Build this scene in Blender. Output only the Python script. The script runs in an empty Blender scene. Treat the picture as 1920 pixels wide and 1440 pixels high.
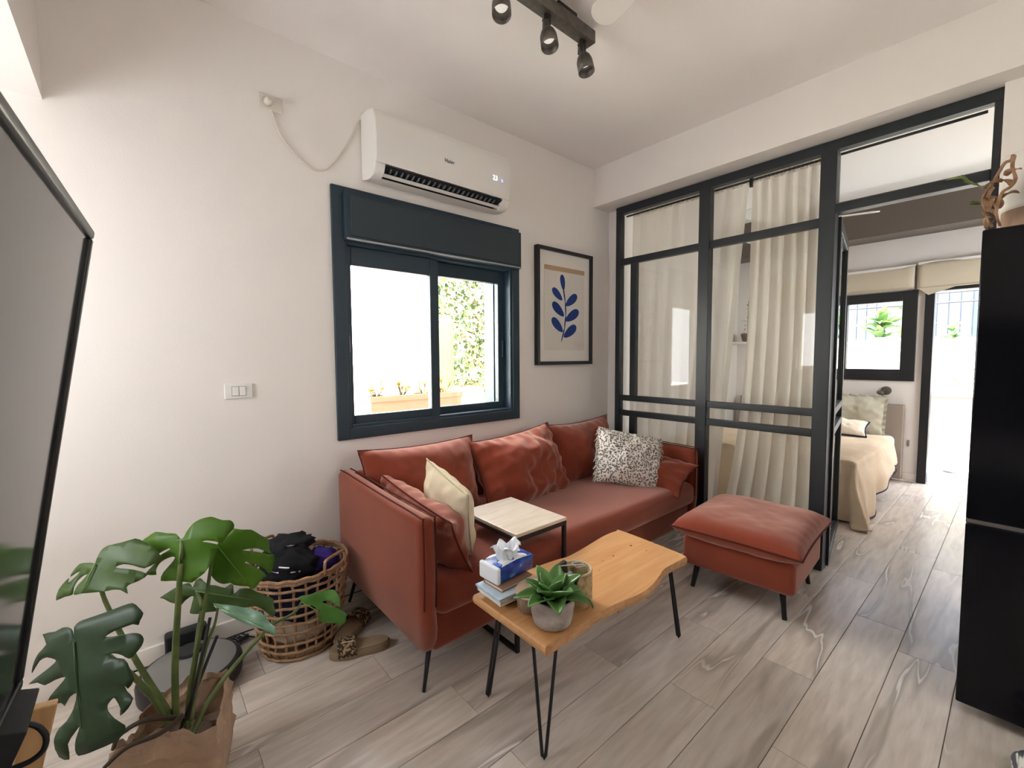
import bpy, bmesh, math, random
from mathutils import Vector, Matrix, noise
random.seed(7)
S = bpy.context.scene
COL = S.collection
PI = math.pi

# ------------------------------------------------------------------ camera
CAMH = 1.3
YAW, PITCH, ROLL, FPX = math.radians(49.371), math.radians(-3.5007), math.radians(-.34893), 820.95
FW = Vector((math.cos(YAW)*math.cos(PITCH), math.sin(YAW)*math.cos(PITCH), math.sin(PITCH)))
_r = Vector((math.sin(YAW), -math.cos(YAW), 0)); _u = _r.cross(FW)
RT = _r*math.cos(ROLL)+_u*math.sin(ROLL); UP = -_r*math.sin(ROLL)+_u*math.cos(ROLL)
EYE = Vector((0, 0, CAMH))
cam_d = bpy.data.cameras.new('camera'); cam_d.sensor_width = 36; cam_d.lens = FPX/1920*36
cam_d.clip_start = .02
cam = bpy.data.objects.new('camera', cam_d); COL.objects.link(cam)
cam.matrix_world = Matrix(((RT.x, UP.x, -FW.x, EYE.x), (RT.y, UP.y, -FW.y, EYE.y), (RT.z, UP.z, -FW.z, EYE.z), (0, 0, 0, 1)))
S.camera = cam

# ------------------------------------------------------------------ world, sun, exposure
w = bpy.data.worlds.new('world'); S.world = w; w.use_nodes = True
w.node_tree.nodes['Background'].inputs[0].default_value = (.94, .95, 1, 1)
w.node_tree.nodes['Background'].inputs[1].default_value = 2.7
sd = bpy.data.lights.new('sun', 'SUN'); sd.energy = 18; sd.angle = math.radians(1.5); sd.color = (1, .95, .89)
sun = bpy.data.objects.new('sun', sd); COL.objects.link(sun)
sun.rotation_euler = Vector((.18, .55, -1.0)).to_track_quat('-Z', 'Y').to_euler()
def portal(cx, cy, cz, sx, sy, n):
    d = bpy.data.lights.new('window_portal', 'AREA'); d.shape = 'RECTANGLE'; d.size = sx; d.size_y = sy
    d.cycles.is_portal = True
    o = bpy.data.objects.new('window_portal', d); COL.objects.link(o); o.location = (cx, cy, cz)
    o.rotation_euler = Vector(n).to_track_quat('-Z', 'Z').to_euler()
portal(1.445, 2.52, 1.4, 1.2, .95, (0, -1, 0))
portal(1.4, -2.1, 1.7, .7, .7, (0, 1, 0))
portal(4.9, -.93, 1.6, 1.0, 1.0, (0, 1, 0))
portal(-1.16, 1.72, 1.52, .85, .85, (1, 0, 0))
portal(6.1, .17, 1.0, .95, 2.0, (-1, 0, 0))
portal(6.1, 1.06, 1.5, .75, .95, (-1, 0, 0))
vs = S.view_settings; vs.view_transform = 'Standard'; vs.look = 'None'; vs.gamma = 1; vs.use_curve_mapping = False
vs.exposure = 2.48
cy = S.cycles; cy.use_denoising = True; cy.max_bounces = 10; cy.diffuse_bounces = 6; cy.glossy_bounces = 5
cy.transparent_max_bounces = 12; cy.transmission_bounces = 6; cy.sample_clamp_indirect = 8
cy.caustics_reflective = False; cy.caustics_refractive = False

def ray(x, y): return RT*((x-960)/FPX)+UP*((720-y)/FPX)+FW
def at(x, y, ax, v):
    d = ray(x, y); return EYE+d*((v-EYE[ax])/d[ax])
def deep(x, y, depth): return EYE+ray(x, y)*depth

# ------------------------------------------------------------------ materials
_mats = {}
def M(name, col, rough=.6, spec=.4, metal=0, var=None, bump=None, sheen=0, coat=0, emit=None, stretch=(1, 1, 1), coord='Object', sub=0):
    """var=(scale, colour2, contrast lo, hi, detail) mottling; bump=(scale, strength)"""
    if name in _mats: return _mats[name]
    m = bpy.data.materials.new(name); m.use_nodes = True; nt = m.node_tree; N = nt.nodes; L = nt.links
    b = N['Principled BSDF']; b.inputs['Base Color'].default_value = (*col, 1); b.inputs['Roughness'].default_value = rough
    b.inputs['Specular IOR Level'].default_value = spec; b.inputs['Metallic'].default_value = metal
    if sheen: b.inputs['Sheen Weight'].default_value = sheen; b.inputs['Sheen Roughness'].default_value = .45; b.inputs['Sheen Tint'].default_value = (1, .66, .56, 1)
    if coat: b.inputs['Coat Weight'].default_value = coat; b.inputs['Coat Roughness'].default_value = .04
    if emit: b.inputs['Emission Color'].default_value = (*emit[0], 1); b.inputs['Emission Strength'].default_value = emit[1]
    if sub: b.inputs['Subsurface Weight'].default_value = sub
    if var or bump:
        tc = N.new('ShaderNodeTexCoord'); mp = N.new('ShaderNodeMapping'); mp.inputs['Scale'].default_value = stretch
        L.new(tc.outputs[coord], mp.inputs[0])
    if var:
        n = N.new('ShaderNodeTexNoise'); n.inputs['Scale'].default_value = var[0]; n.inputs['Detail'].default_value = var[4] if len(var) > 4 else 4
        L.new(mp.outputs[0], n.inputs[0])
        r = N.new('ShaderNodeValToRGB'); r.color_ramp.elements[0].position = var[2]; r.color_ramp.elements[1].position = var[3]
        r.color_ramp.elements[0].color = (*col, 1); r.color_ramp.elements[1].color = (*var[1], 1)
        L.new(n.outputs[0], r.inputs[0]); L.new(r.outputs[0], b.inputs['Base Color'])
    if bump:
        n2 = N.new('ShaderNodeTexNoise'); n2.inputs['Scale'].default_value = bump[0]; n2.inputs['Detail'].default_value = 3
        L.new(mp.outputs[0], n2.inputs[0])
        bn = N.new('ShaderNodeBump'); bn.inputs['Strength'].default_value = bump[1]; bn.inputs['Distance'].default_value = .01
        L.new(n2.outputs[0], bn.inputs['Height']); L.new(bn.outputs[0], b.inputs['Normal'])
    _mats[name] = m; return m

def glass_mat(name, tint=(1, 1, 1), ior=1.45, extra=0.0):
    m = bpy.data.materials.new(name); m.use_nodes = True; nt = m.node_tree; N = nt.nodes; L = nt.links
    N.remove(N['Principled BSDF']); out = N['Material Output']
    t = N.new('ShaderNodeBsdfTransparent'); t.inputs[0].default_value = (*tint, 1)
    g = N.new('ShaderNodeBsdfGlossy'); g.inputs['Roughness'].default_value = 0
    f = N.new('ShaderNodeFresnel'); f.inputs[0].default_value = ior
    ge = N.new('ShaderNodeNewGeometry'); iv = N.new('ShaderNodeMath'); iv.operation = 'SUBTRACT'; iv.inputs[0].default_value = 1; L.new(ge.outputs['Backfacing'], iv.inputs[1])
    mu = N.new('ShaderNodeMath'); mu.operation = 'MULTIPLY'; L.new(f.outputs[0], mu.inputs[0]); L.new(iv.outputs[0], mu.inputs[1])
    mx = N.new('ShaderNodeMixShader'); L.new(mu.outputs[0], mx.inputs[0]); L.new(t.outputs[0], mx.inputs[1]); L.new(g.outputs[0], mx.inputs[2])
    L.new(mx.outputs[0], out.inputs[0]); return m

def cloth_sheer(name, col, alpha=.25, transl=.5):
    m = bpy.data.materials.new(name); m.use_nodes = True; nt = m.node_tree; N = nt.nodes; L = nt.links
    N.remove(N['Principled BSDF']); out = N['Material Output']
    d = N.new('ShaderNodeBsdfDiffuse'); d.inputs[0].default_value = (*col, 1)
    t = N.new('ShaderNodeBsdfTranslucent'); t.inputs[0].default_value = (*col, 1)
    tr = N.new('ShaderNodeBsdfTransparent')
    m1 = N.new('ShaderNodeMixShader'); m1.inputs[0].default_value = transl; L.new(d.outputs[0], m1.inputs[1]); L.new(t.outputs[0], m1.inputs[2])
    m2 = N.new('ShaderNodeMixShader'); m2.inputs[0].default_value = alpha; L.new(m1.outputs[0], m2.inputs[1]); L.new(tr.outputs[0], m2.inputs[2])
    L.new(m2.outputs[0], out.inputs[0]); return m

def leaf_mat(name, col, back, rough=.35, transl=.45):
    m = bpy.data.materials.new(name); m.use_nodes = True; nt = m.node_tree; N = nt.nodes; L = nt.links
    b = N['Principled BSDF']; out = N['Material Output']; b.inputs['Roughness'].default_value = rough
    tc = N.new('ShaderNodeTexCoord'); n = N.new('ShaderNodeTexNoise'); n.inputs['Scale'].default_value = 14; L.new(tc.outputs['Object'], n.inputs[0])
    r = N.new('ShaderNodeValToRGB'); r.color_ramp.elements[0].color = (*col, 1); r.color_ramp.elements[1].color = (*[c*1.5+.01 for c in col], 1)
    r.color_ramp.elements[0].position = .35; r.color_ramp.elements[1].position = .75
    L.new(n.outputs[0], r.inputs[0])
    g = N.new('ShaderNodeNewGeometry'); mc = N.new('ShaderNodeMix'); mc.data_type = 'RGBA'
    L.new(g.outputs['Backfacing'], mc.inputs[0]); L.new(r.outputs[0], mc.inputs[6]); mc.inputs[7].default_value = (*back, 1)
    L.new(mc.outputs[2], b.inputs['Base Color'])
    t = N.new('ShaderNodeBsdfTranslucent'); t.inputs[0].default_value = (*back, 1)
    mx = N.new('ShaderNodeMixShader'); mx.inputs[0].default_value = transl
    L.new(b.outputs[0], mx.inputs[1]); L.new(t.outputs[0], mx.inputs[2]); L.new(mx.outputs[0], out.inputs[0]); return m

WALL = M('wall_paint', (.82, .775, .74), .75, .2, bump=(120, .06), coord='Object')
CEIL = M('ceiling_paint', (.88, .84, .815), .8, .15, bump=(90, .05))
STEEL = M('dark_steel', (.017, .021, .025), .42, .45, bump=(220, .08))
BLUEFRAME = M('blue_aluminium', (.018, .036, .052), .45, .4, bump=(260, .1))
BLUEPANEL = M('blue_panel', (.034, .046, .054), .6, .3, bump=(260, .1))
BLACK = M('black_metal', (.012, .012, .013), .4, .4)
BLACKP = M('black_plastic', (.014, .014, .016), .45, .4)
WHITEP = M('white_plastic', (.80, .79, .76), .35, .4)
RUST = M('rust_velvet', (.20, .037, .018), .85, .12, var=(3.2, (.25, .050, .026), .35, .75), bump=(420, .25), sheen=.8)
PIPING = M('rust_piping', (.09, .020, .014), .85, .1)
GLASS = glass_mat('clear_glass', (.97, .985, .975))
GLASS2 = glass_mat('partition_glass', (.95, .965, .95), 1.5)

# ------------------------------------------------------------------ mesh building
class MB:
    def __init__(s): s.v = []; s.f = []
    def add(s, vs, fs):
        o = len(s.v); s.v += [tuple(v) for v in vs]; s.f += [tuple(i+o for i in f) for f in fs]; return s
    def box(s, x0, x1, y0, y1, z0, z1, m=None):
        vs = [Vector((x, y, z)) for z in (z0, z1) for x, y in ((x0, y0), (x1, y0), (x1, y1), (x0, y1))]
        if m: vs = [m @ v for v in vs]
        return s.add(vs, [(3, 2, 1, 0), (4, 5, 6, 7), (0, 1, 5, 4), (1, 2, 6, 5), (2, 3, 7, 6), (3, 0, 4, 7)])
    def prism(s, poly, z0, z1, m=None):
        n = len(poly); vs = [Vector((p[0], p[1], z0)) for p in poly]+[Vector((p[0], p[1], z1)) for p in poly]
        if m: vs = [m @ v for v in vs]
        return s.add(vs, [tuple(range(n-1, -1, -1)), tuple(range(n, 2*n))]+[(i, (i+1) % n, n+(i+1) % n, n+i) for i in range(n)])
    def lathe(s, prof, n=24, m=None, sx=1, sy=1, close=True):
        vs = []; fs = []
        for r, z in prof:
            for k in range(n):
                a = 2*PI*k/n; v = Vector((r*math.cos(a)*sx, r*math.sin(a)*sy, z)); vs.append(m @ v if m else v)
        for j in range(len(prof)-1):
            for k in range(n): fs.append((j*n+k, j*n+(k+1) % n, (j+1)*n+(k+1) % n, (j+1)*n+k))
        if close: fs.append(tuple(range(n-1, -1, -1))); fs.append(tuple((len(prof)-1)*n+k for k in range(n)))
        return s.add(vs, fs)
    def tube(s, pts, r, n=8, r1=None, cap=True):
        pts = [Vector(p) for p in pts]; k = len(pts); rings = []
        ref = Vector((.13, .31, .94)).normalized()
        for i, p in enumerate(pts):
            t = (pts[min(i+1, k-1)]-pts[max(i-1, 0)]).normalized()
            a = t.cross(ref)
            if a.length < .05: a = t.cross(Vector((1, 0, 0)))
            a.normalize(); b = t.cross(a)
            rr = r if r1 is None else r+(r1-r)*i/(k-1)
            rings.append([p+a*(rr*math.cos(2*PI*j/n))+b*(rr*math.sin(2*PI*j/n)) for j in range(n)])
        fs = [(i*n+j, i*n+(j+1) % n, (i+1)*n+(j+1) % n, (i+1)*n+j) for i in range(k-1) for j in range(n)]
        if cap: fs += [tuple(range(n-1, -1, -1)), tuple((k-1)*n+j for j in range(n))]
        return s.add([v for rg in rings for v in rg], fs)
    def grid(s, fn, nu, nv, wrap=False):
        vs = [fn(i/nu, j/nv) for j in range(nv+1) for i in range(nu+1)]
        return s.add(vs, [(j*(nu+1)+i, j*(nu+1)+i+1, (j+1)*(nu+1)+i+1, (j+1)*(nu+1)+i) for j in range(nv) for i in range(nu)])
    def build(s, name, mat, parent=None, smooth=False, bev=0, seg=2, solid=0, weld=False, sub=0, m=None):
        me = bpy.data.meshes.new(name); me.from_pydata(s.v, [], s.f)
        if m: me.transform(m)
        if weld:
            bm = bmesh.new(); bm.from_mesh(me); bmesh.ops.remove_doubles(bm, verts=bm.verts, dist=weld); bmesh.ops.recalc_face_normals(bm, faces=bm.faces); bm.to_mesh(me); bm.free()
        me.materials.append(mat)
        if smooth: me.polygons.foreach_set('use_smooth', [True]*len(me.polygons))
        me.update()
        o = bpy.data.objects.new(name, me); COL.objects.link(o)
        if parent: put(o, parent)
        if solid:
            k = o.modifiers.new('s', 'SOLIDIFY'); k.thickness = solid; k.offset = 0
        if bev:
            k = o.modifiers.new('b', 'BEVEL'); k.width = bev; k.segments = seg; k.limit_method = 'ANGLE'; k.angle_limit = math.radians(40)
            if smooth or seg > 1: me.polygons.foreach_set('use_smooth', [True]*len(me.polygons)); k.harden_normals = False
            if seg > 1:
                k2 = o.modifiers.new('w', 'WEIGHTED_NORMAL'); k2.keep_sharp = True
        if sub:
            k = o.modifiers.new('sd', 'SUBSURF'); k.levels = sub; k.render_levels = sub
        return o
def put(o, parent):
    o.parent = parent; o.matrix_parent_inverse = Matrix.Translation(-Vector(parent.location))
def tag(o, label=None, cat=None, group=None, kind=None):
    if label: o['label'] = label
    if cat: o['category'] = cat
    if group: o['group'] = group
    if kind: o['kind'] = kind
    return o
def thing(name, loc, label, cat, group=None, kind=None):
    o = bpy.data.objects.new(name, None); COL.objects.link(o); o.location = loc; o.empty_display_size = .05
    return tag(o, label, cat, group, kind)
def box(name, mat, parent, x0, x1, y0, y1, z0, z1, bev=0, seg=2, m=None):
    return MB().box(x0, x1, y0, y1, z0, z1, m).build(name, mat, parent, bev=bev, seg=seg)
def fr(origin, xdir, ydir):
    x = Vector(xdir).normalized(); z = x.cross(Vector(ydir)).normalized(); y = z.cross(x)
    return Matrix(((x.x, y.x, z.x, origin[0]), (x.y, y.y, z.y, origin[1]), (x.z, y.z, z.z, origin[2]), (0, 0, 0, 1)))
def bez(p0, p1, p2, p3, n=12):
    p0, p1, p2, p3 = map(Vector, (p0, p1, p2, p3)); r = []
    for i in range(n+1):
        t = i/n; r.append(p0*(1-t)**3+p1*(3*t*(1-t)**2)+p2*(3*t*t*(1-t))+p3*t**3)
    return r
def smooth_path(pts, n=6):
    pts = [Vector(p) for p in pts]; out = []
    for i in range(len(pts)-1):
        p0 = pts[max(i-1, 0)]; p1 = pts[i]; p2 = pts[i+1]; p3 = pts[min(i+2, len(pts)-1)]
        for k in range(n):
            t = k/n; out.append(.5*((2*p1)+(p2-p0)*t+(2*p0-5*p1+4*p2-p3)*t*t+(3*p1-p0-3*p2+p3)*t**3))
    return out+[pts[-1]]
def sst(a, b, x):
    t = max(0, min(1, (x-a)/(b-a))); return t*t*(3-2*t)

WY = 2.367      # window wall, inner face
PX = 3.08       # glazed partition, front face
CZ = 2.835      # ceiling

# ------------------------------------------------------------------ the shell
def struct(name, mat, boxes, label, cat, **k):
    b = MB()
    for q in boxes: b.box(*q)
    return tag(b.build(name, mat, **k), label, cat, kind='structure')
# window wall with the window hole x .86-2.03, z .92-2.14
struct('wall_north', WALL, [(-1.22, .86, WY, WY+.22, 0, CZ), (2.03, 3.15, WY, WY+.22, 0, CZ), (.86, 2.03, WY, WY+.22, 0, .92), (.86, 2.03, WY, WY+.22, 2.14, CZ)],
       'warm white plaster wall around the blue window', 'wall')
# beam over the partition, stub wall beside it, wall behind the fridge
struct('wall_east', WALL, [(2.925, 3.25, -2.0, WY, 2.53, CZ), (3.14, 3.25, 2.25, 2.6, 0, 2.53), (3.05, 3.25, -2.0, .105, 0, 2.53)],
       'white wall and ceiling beam framing the glazed partition', 'wall')
struct('wall_west', WALL, [(-.42, -.30, -2.0, 1.28, 0, CZ), (-.42, -.215, 1.28, WY, 2.247, CZ), (-1.22, -1.1, .6, 1.3, 0, CZ), (-1.22, -1.1, 2.15, WY, 0, CZ),
       (-1.22, -1.1, 1.3, 2.15, 0, 1.1), (-1.22, -1.1, 1.3, 2.15, 1.95, CZ), (-1.22, -.42, .6, .72, 0, CZ)], 'white wall and lintel behind the television', 'wall')
struct('wall_south', WALL, [(-.42, 1.05, -2.15, -2.0, 0, CZ), (1.75, 3.25, -2.15, -2.0, 0, CZ), (1.05, 1.75, -2.15, -2.0, 0, 1.35), (1.05, 1.75, -2.15, -2.0, 2.05, CZ)],
       'white wall with an added window facing the partition', 'wall')
struct('wall_bedroom', WALL, [(6.0, 6.15, .62, .71, 0, 2.84), (6.0, 6.15, .71, 1.40, 0, 1.03), (6.0, 6.15, .71, 1.40, 1.95, 2.84), (6.0, 6.15, 1.40, 2.6, 0, 2.84), (6.0, 6.15, -.30, .62, 2.0, 2.84),
       (6.0, 6.15, -.9, -.30, 0, 2.84), (3.25, 6.15, 2.45, 2.6, 0, 2.84), (3.25, 4.4, -.9, -.8, 0, 2.84), (5.4, 6.15, -.9, -.8, 0, 2.84), (4.4, 5.4, -.9, -.8, 0, 1.1), (4.4, 5.4, -.9, -.8, 2.1, 2.84)], 'white bedroom walls with window and patio door openings', 'wall')
tag(box('trim_1', M('beam_shade', (.12, .10, .082), .8, .2), None, 5.45, 5.75, -.8, 2.45, 2.44, CZ), 'beam across the bedroom ceiling with its shade coloured in', 'beam', kind='structure')  # shade on the side turned from the light is put into this colour
struct('ceiling', CEIL, [(-1.3, 6.2, -2.2, 2.62, CZ, CZ+.15)], 'flat off-white painted ceiling', 'ceiling')
BASEB = M('baseboard_white', (.80, .76, .71), .5, .3)
struct('baseboard_north', BASEB, [(-1.1, 3.14, WY-.014, WY, 0.006, .082)], 'low white baseboard under the blue window', 'baseboard', bev=.004)
struct('baseboard_bedroom', BASEB, [(5.986, 6.0, .62, 2.45, 0.006, .085)], 'low white baseboard along the bedroom wall', 'baseboard', bev=.004)

# ---- floor: base slab and single planks
FLOORB = M('floor_gap', (.10, .085, .07), .9, .1)
floor = struct('floor', FLOORB, [(-1.22, 6.0, -2.0, 2.45, -.06, -.004)], 'grey beige wood-look plank floor with white vein cracks', 'floor')
def plank_material():
    m = bpy.data.materials.new('plank_laminate'); m.use_nodes = True; nt = m.node_tree; N = nt.nodes; L = nt.links; b = N['Principled BSDF']
    g = N.new('ShaderNodeNewGeometry'); oi = N.new('ShaderNodeObjectInfo')
    ml = N.new('ShaderNodeMath'); ml.operation = 'MULTIPLY'; ml.inputs[1].default_value = 37; L.new(oi.outputs['Random'], ml.inputs[0])
    cb = N.new('ShaderNodeCombineXYZ'); L.new(ml.outputs[0], cb.inputs[2])
    ad = N.new('ShaderNodeVectorMath'); L.new(g.outputs['Position'], ad.inputs[0]); L.new(cb.outputs[0], ad.inputs[1])
    def nz(sc, det, dist, st, rough=.5):
        mp = N.new('ShaderNodeMapping'); mp.inputs['Scale'].default_value = st; L.new(ad.outputs[0], mp.inputs[0])
        n = N.new('ShaderNodeTexNoise'); n.inputs['Scale'].default_value = sc; n.inputs['Detail'].default_value = det; n.inputs['Distortion'].default_value = dist; n.inputs['Roughness'].default_value = rough
        L.new(mp.outputs[0], n.inputs[0]); return n.outputs[0]
    def ramp(src, els):
        r = N.new('ShaderNodeValToRGB'); e = r.color_ramp.elements
        while len(e) < len(els): e.new(.5)
        for k, (p, c) in zip(e, els): k.position = p; k.color = (*c, 1)
        L.new(src, r.inputs[0]); return r.outputs[0]
    def mix(a, bb, fac, mode='MIX'):
        x = N.new('ShaderNodeMix'); x.data_type = 'RGBA'; x.blend_type = mode
        if isinstance(fac, float): x.inputs[0].default_value = fac
        else: L.new(fac, x.inputs[0])
        L.new(a, x.inputs[6])
        if isinstance(bb, tuple): x.inputs[7].default_value = (*bb, 1)
        else: L.new(bb, x.inputs[7])
        return x.outputs[2]
    grain = ramp(nz(6, 6, .3, (1, 7, 1)), [(.25, (.53, .465, .41)), (.75, (.71, .65, .595))])
    tone = ramp(oi.outputs['Random'], [(0, (.86, .86, .86)), (1, (1.08, 1.06, 1.03))])
    c = mix(grain, tone, 1.0, 'MULTIPLY')
    vein = nz(1.15, 3.5, .22, (.42, 3.4, 1), .55)
    W3 = (1, 1, 1); K = (0, 0, 0)
    dark = ramp(vein, [(.445, K), (.488, (.6, .6, .6)), (.515, (.55, .55, .55)), (.55, K)])
    mask = ramp(nz(1.4, 1, 0, (1, 2, 1)), [(.42, K), (.54, W3)])
    dm = mix(dark, mask, 1.0, 'MULTIPLY')
    c = mix(c, (.30, .25, .205), dm)
    crack = ramp(vein, [(.493, K), (.498, W3), (.503, W3), (.508, K)])
    mask2 = ramp(nz(2.2, 1, 0, (1, 1.5, 1)), [(.47, K), (.55, W3)])
    cm = mix(mix(crack, mask2, 1.0, 'MULTIPLY'), mask, 1.0, 'MULTIPLY')
    c = mix(c, (.80, .77, .72), cm)
    L.new(c, b.inputs['Base Color'])
    b.inputs['Roughness'].default_value = .27; b.inputs['Specular IOR Level'].default_value = .5
    bn = N.new('ShaderNodeBump'); bn.inputs['Strength'].default_value = .06; bn.inputs['Distance'].default_value = .004
    L.new(nz(60, 2, 0, (1, 6, 1)), bn.inputs['Height']); L.new(bn.outputs[0], b.inputs['Normal'])
    return m
PLANK = plank_material()
known = {0: 2.49, 1: 2.69, 2: 3.135, 3: 1.563, 4: 2.02, 5: 1.48, 6: .894, 7: .253, 8: .73}
PITCHY, LEN, GAP = .1865, 1.135, .0011
_pl = {}
row = -12
while True:
    y0 = .1185+row*PITCHY
    if y0 > 2.44: break
    off = known.get(row, random.Random(row+50).random()*LEN)
    x = off-LEN*math.ceil((off+1.1)/LEN)
    while x < 5.99:
        a, b = max(x, -1.1), min(x+LEN, 5.998); ya, yb = max(y0, -1.998), min(y0+PITCHY, 2.448)
        lim = 2.36 if b < 3.2 else 2.448
        yb = min(yb, lim)
        if b-a > .02 and yb-ya > .02:
            key = (round(b-a, 4), round(yb-ya, 4))
            if key not in _pl:
                L_, W_ = b-a-2*GAP*.6, yb-ya-2*GAP; t = .0014
                vs = [(0, 0, -.004), (L_, 0, -.004), (L_, W_, -.004), (0, W_, -.004), (0, 0, -t*.5), (L_, 0, -t*.5), (L_, W_, -t*.5), (0, W_, -t*.5), (t, t, 0), (L_-t, t, 0), (L_-t, W_-t, 0), (t, W_-t, 0)]
                fs = [(8, 9, 10, 11)]+[(i, (i+1) % 4, 4+(i+1) % 4, 4+i) for i in range(4)]+[(4+i, 4+(i+1) % 4, 8+(i+1) % 4, 8+i) for i in range(4)]
                me = bpy.data.meshes.new('plank'); me.from_pydata(vs, [], fs); me.materials.append(PLANK); _pl[key] = me
            o = bpy.data.objects.new('plank', _pl[key]); COL.objects.link(o); o.location = (a+GAP*.6, ya+GAP, 0); put(o, floor)
        x += LEN
    row += 1

# ---- the blue sliding window
win = thing('window_1', (1.445, WY, .86), 'dark blue aluminium sliding window with a roller shutter box above it', 'window', kind='structure')
def rim(name, mat, par, x0, x1, z0, z1, t, y0, y1, bev=.003, tb=None, tt=None):
    b = MB(); tb = t if tb is None else tb; tt = t if tt is None else tt
    b.box(x0, x0+t, y0, y1, z0, z1).box(x1-t, x1, y0, y1, z0, z1).box(x0+t, x1-t, y0, y1, z0, z0+tb).box(x0+t, x1-t, y0, y1, z1-tt, z1)
    return b.build(name, mat, par, bev=bev)
rim('outer_frame', BLUEFRAME, win, .800, 2.09, .860, 2.197, .062, WY-.018, WY+.012)
rim('inner_frame', BLUEFRAME, win, .855, 2.035, .915, 1.925, .024, WY-.008, WY+.16)
sb = box('shutter_box', BLUEFRAME, win, .856, 2.084, WY-.048, WY+.10, 1.918, 2.168, bev=.006)
box('shutter_cover', BLUEPANEL, sb, .886, 2.074, WY-.056, WY-.046, 1.940, 2.150, bev=.004)
box('shutter_lip', M('worn_lip', (.42, .43, .44), .3, .5, .6), sb, .862, 2.080, WY-.054, WY-.040, 1.920, 1.929, bev=.002)
b = MB(); b.box(.868, .902, WY+.012, WY+.052, .935, 1.902).box(1.386, 1.446, WY+.012, WY+.052, .935, 1.902).box(.902, 1.386, WY+.012, WY+.052, .935, .985).box(.902, 1.386, WY+.012, WY+.052, 1.80, 1.902)
s1 = b.build('sash', BLUEFRAME, win, bev=.004)
MB().box(.902, 1.386, WY+.029, WY+.035, .985, 1.80).build('pane', GLASS, s1)
box('handle', M('handle_grey', (.35, .36, .37), .35, .5, .5), s1, .872, .884, WY+.002, WY+.013, 1.33, 1.42, bev=.003)
b = MB(); b.box(1.408, 1.456, WY+.058, WY+.098, .935, 1.902).box(1.955, 2.03, WY+.058, WY+.098, .935, 1.902).box(1.456, 1.955, WY+.058, WY+.098, .935, .985).box(1.456, 1.955, WY+.058, WY+.098, 1.815, 1.902)
s2 = b.build('sash', BLUEFRAME, win, bev=.004)
MB().box(1.456, 1.955, WY+.075, WY+.081, .985, 1.815).build('pane', GLASS, s2)
box('handle', BLUEFRAME, s2, 1.985, 1.997, WY+.047, WY+.059, 1.30, 1.42, bev=.003)
box('shutter_guide', M('blue_guide', (.012, .038, .062), .45, .4), win, 1.97, 2.03, WY+.13, WY+.24, .94, 1.92, bev=.003)
box('sill', M('stone_sill', (.62, .60, .56), .6, .3), win, .86, 2.03, WY+.16, WY+.30, .89, .93, bev=.004)
box('track', BLUEFRAME, win, .88, 2.012, WY+.0, WY+.11, .915, .935, bev=.002)

# ---- south and bedroom side windows added for daylight, annex window: plain framed panes
w3 = thing('added_window_3', (1.25, -2.08, .85), 'added white framed fill light window across from the blue one', 'window', kind='structure')  # unseen window, added behind the camera to let in fill light
b = MB(); b.box(1.05, 1.1, -2.11, -2.06, 1.35, 2.05).box(1.7, 1.75, -2.11, -2.06, 1.35, 2.05).box(1.1, 1.7, -2.11, -2.06, 1.35, 1.4).box(1.1, 1.7, -2.11, -2.06, 2.0, 2.05)
b.build('frame', WHITEP, w3); MB().box(1.1, 1.7, -2.09, -2.084, 1.4, 2.0).build('pane', GLASS, w3)
w5 = thing('added_window_5', (4.9, -.85, .9), 'added white framed bedroom side window across from the bed', 'window', kind='structure')  # unseen window, added to brighten the bed and the curtains from behind
b = MB(); b.box(4.4, 4.45, -.88, -.83, 1.1, 2.1).box(5.35, 5.4, -.88, -.83, 1.1, 2.1).box(4.45, 5.35, -.88, -.83, 1.1, 1.15).box(4.45, 5.35, -.88, -.83, 2.05, 2.1)
b.build('frame', WHITEP, w5); MB().box(4.45, 5.35, -.857, -.851, 1.15, 2.05).build('pane', GLASS, w5)
struct('added_eave', WALL, [(3.6, 6.15, -2.0, -.9, 2.5, 2.6)], 'added eave blocking sun at the bedroom side window', 'eave')  # unseen slab, added to keep direct sun out of the added side window
w4 = thing('window_4', (-1.16, 1.7, .95), 'white framed window in the niche past the television', 'window', kind='structure')
b = MB(); b.box(-1.19, -1.14, 1.3, 1.35, 1.1, 1.95).box(-1.19, -1.14, 2.1, 2.15, 1.1, 1.95).box(-1.19, -1.14, 1.35, 2.1, 1.1, 1.15).box(-1.19, -1.14, 1.35, 2.1, 1.9, 1.95)
b.build('frame', WHITEP, w4); MB().box(-1.17, -1.164, 1.35, 2.1, 1.15, 1.9).build('pane', GLASS, w4)

# ---- bedroom window and patio door frame
w2 = thing('window_2', (6.0, 1.05, 1.03), 'black framed bedroom window above the bed', 'window', kind='structure')
b = MB(); y0, y1 = .71, 1.40
b.box(5.975, 6.05, y0, y0+.115, 1.03, 1.95).box(5.975, 6.05, y1-.12, y1, 1.03, 1.95).box(5.975, 6.05, y0+.115, y1-.12, 1.03, 1.15).box(5.975, 6.05, y0+.115, y1-.12, 1.85, 1.95)
b.build('frame', BLACKP, w2, bev=.004); MB().box(6.0, 6.006, y0+.115, y1-.12, 1.15, 1.85).build('pane', GLASS, w2)
d1 = thing('door_1', (6.0, .62, 0), 'black frame of the open patio door in the bedroom', 'door', kind='structure')
b = MB(); b.box(5.965, 6.08, .585, .655, 0, 2.0).box(5.965, 6.08, -.30, -.24, 0, 2.0).box(5.965, 6.08, -.24, .585, 1.92, 2.0)
b.build('frame', BLACKP, d1, bev=.004); box('threshold', M('threshold', (.5, .5, .5), .4, .4, .5), d1, 5.99, 6.09, -.24, .585, -.03, .004, bev=.002)

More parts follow.
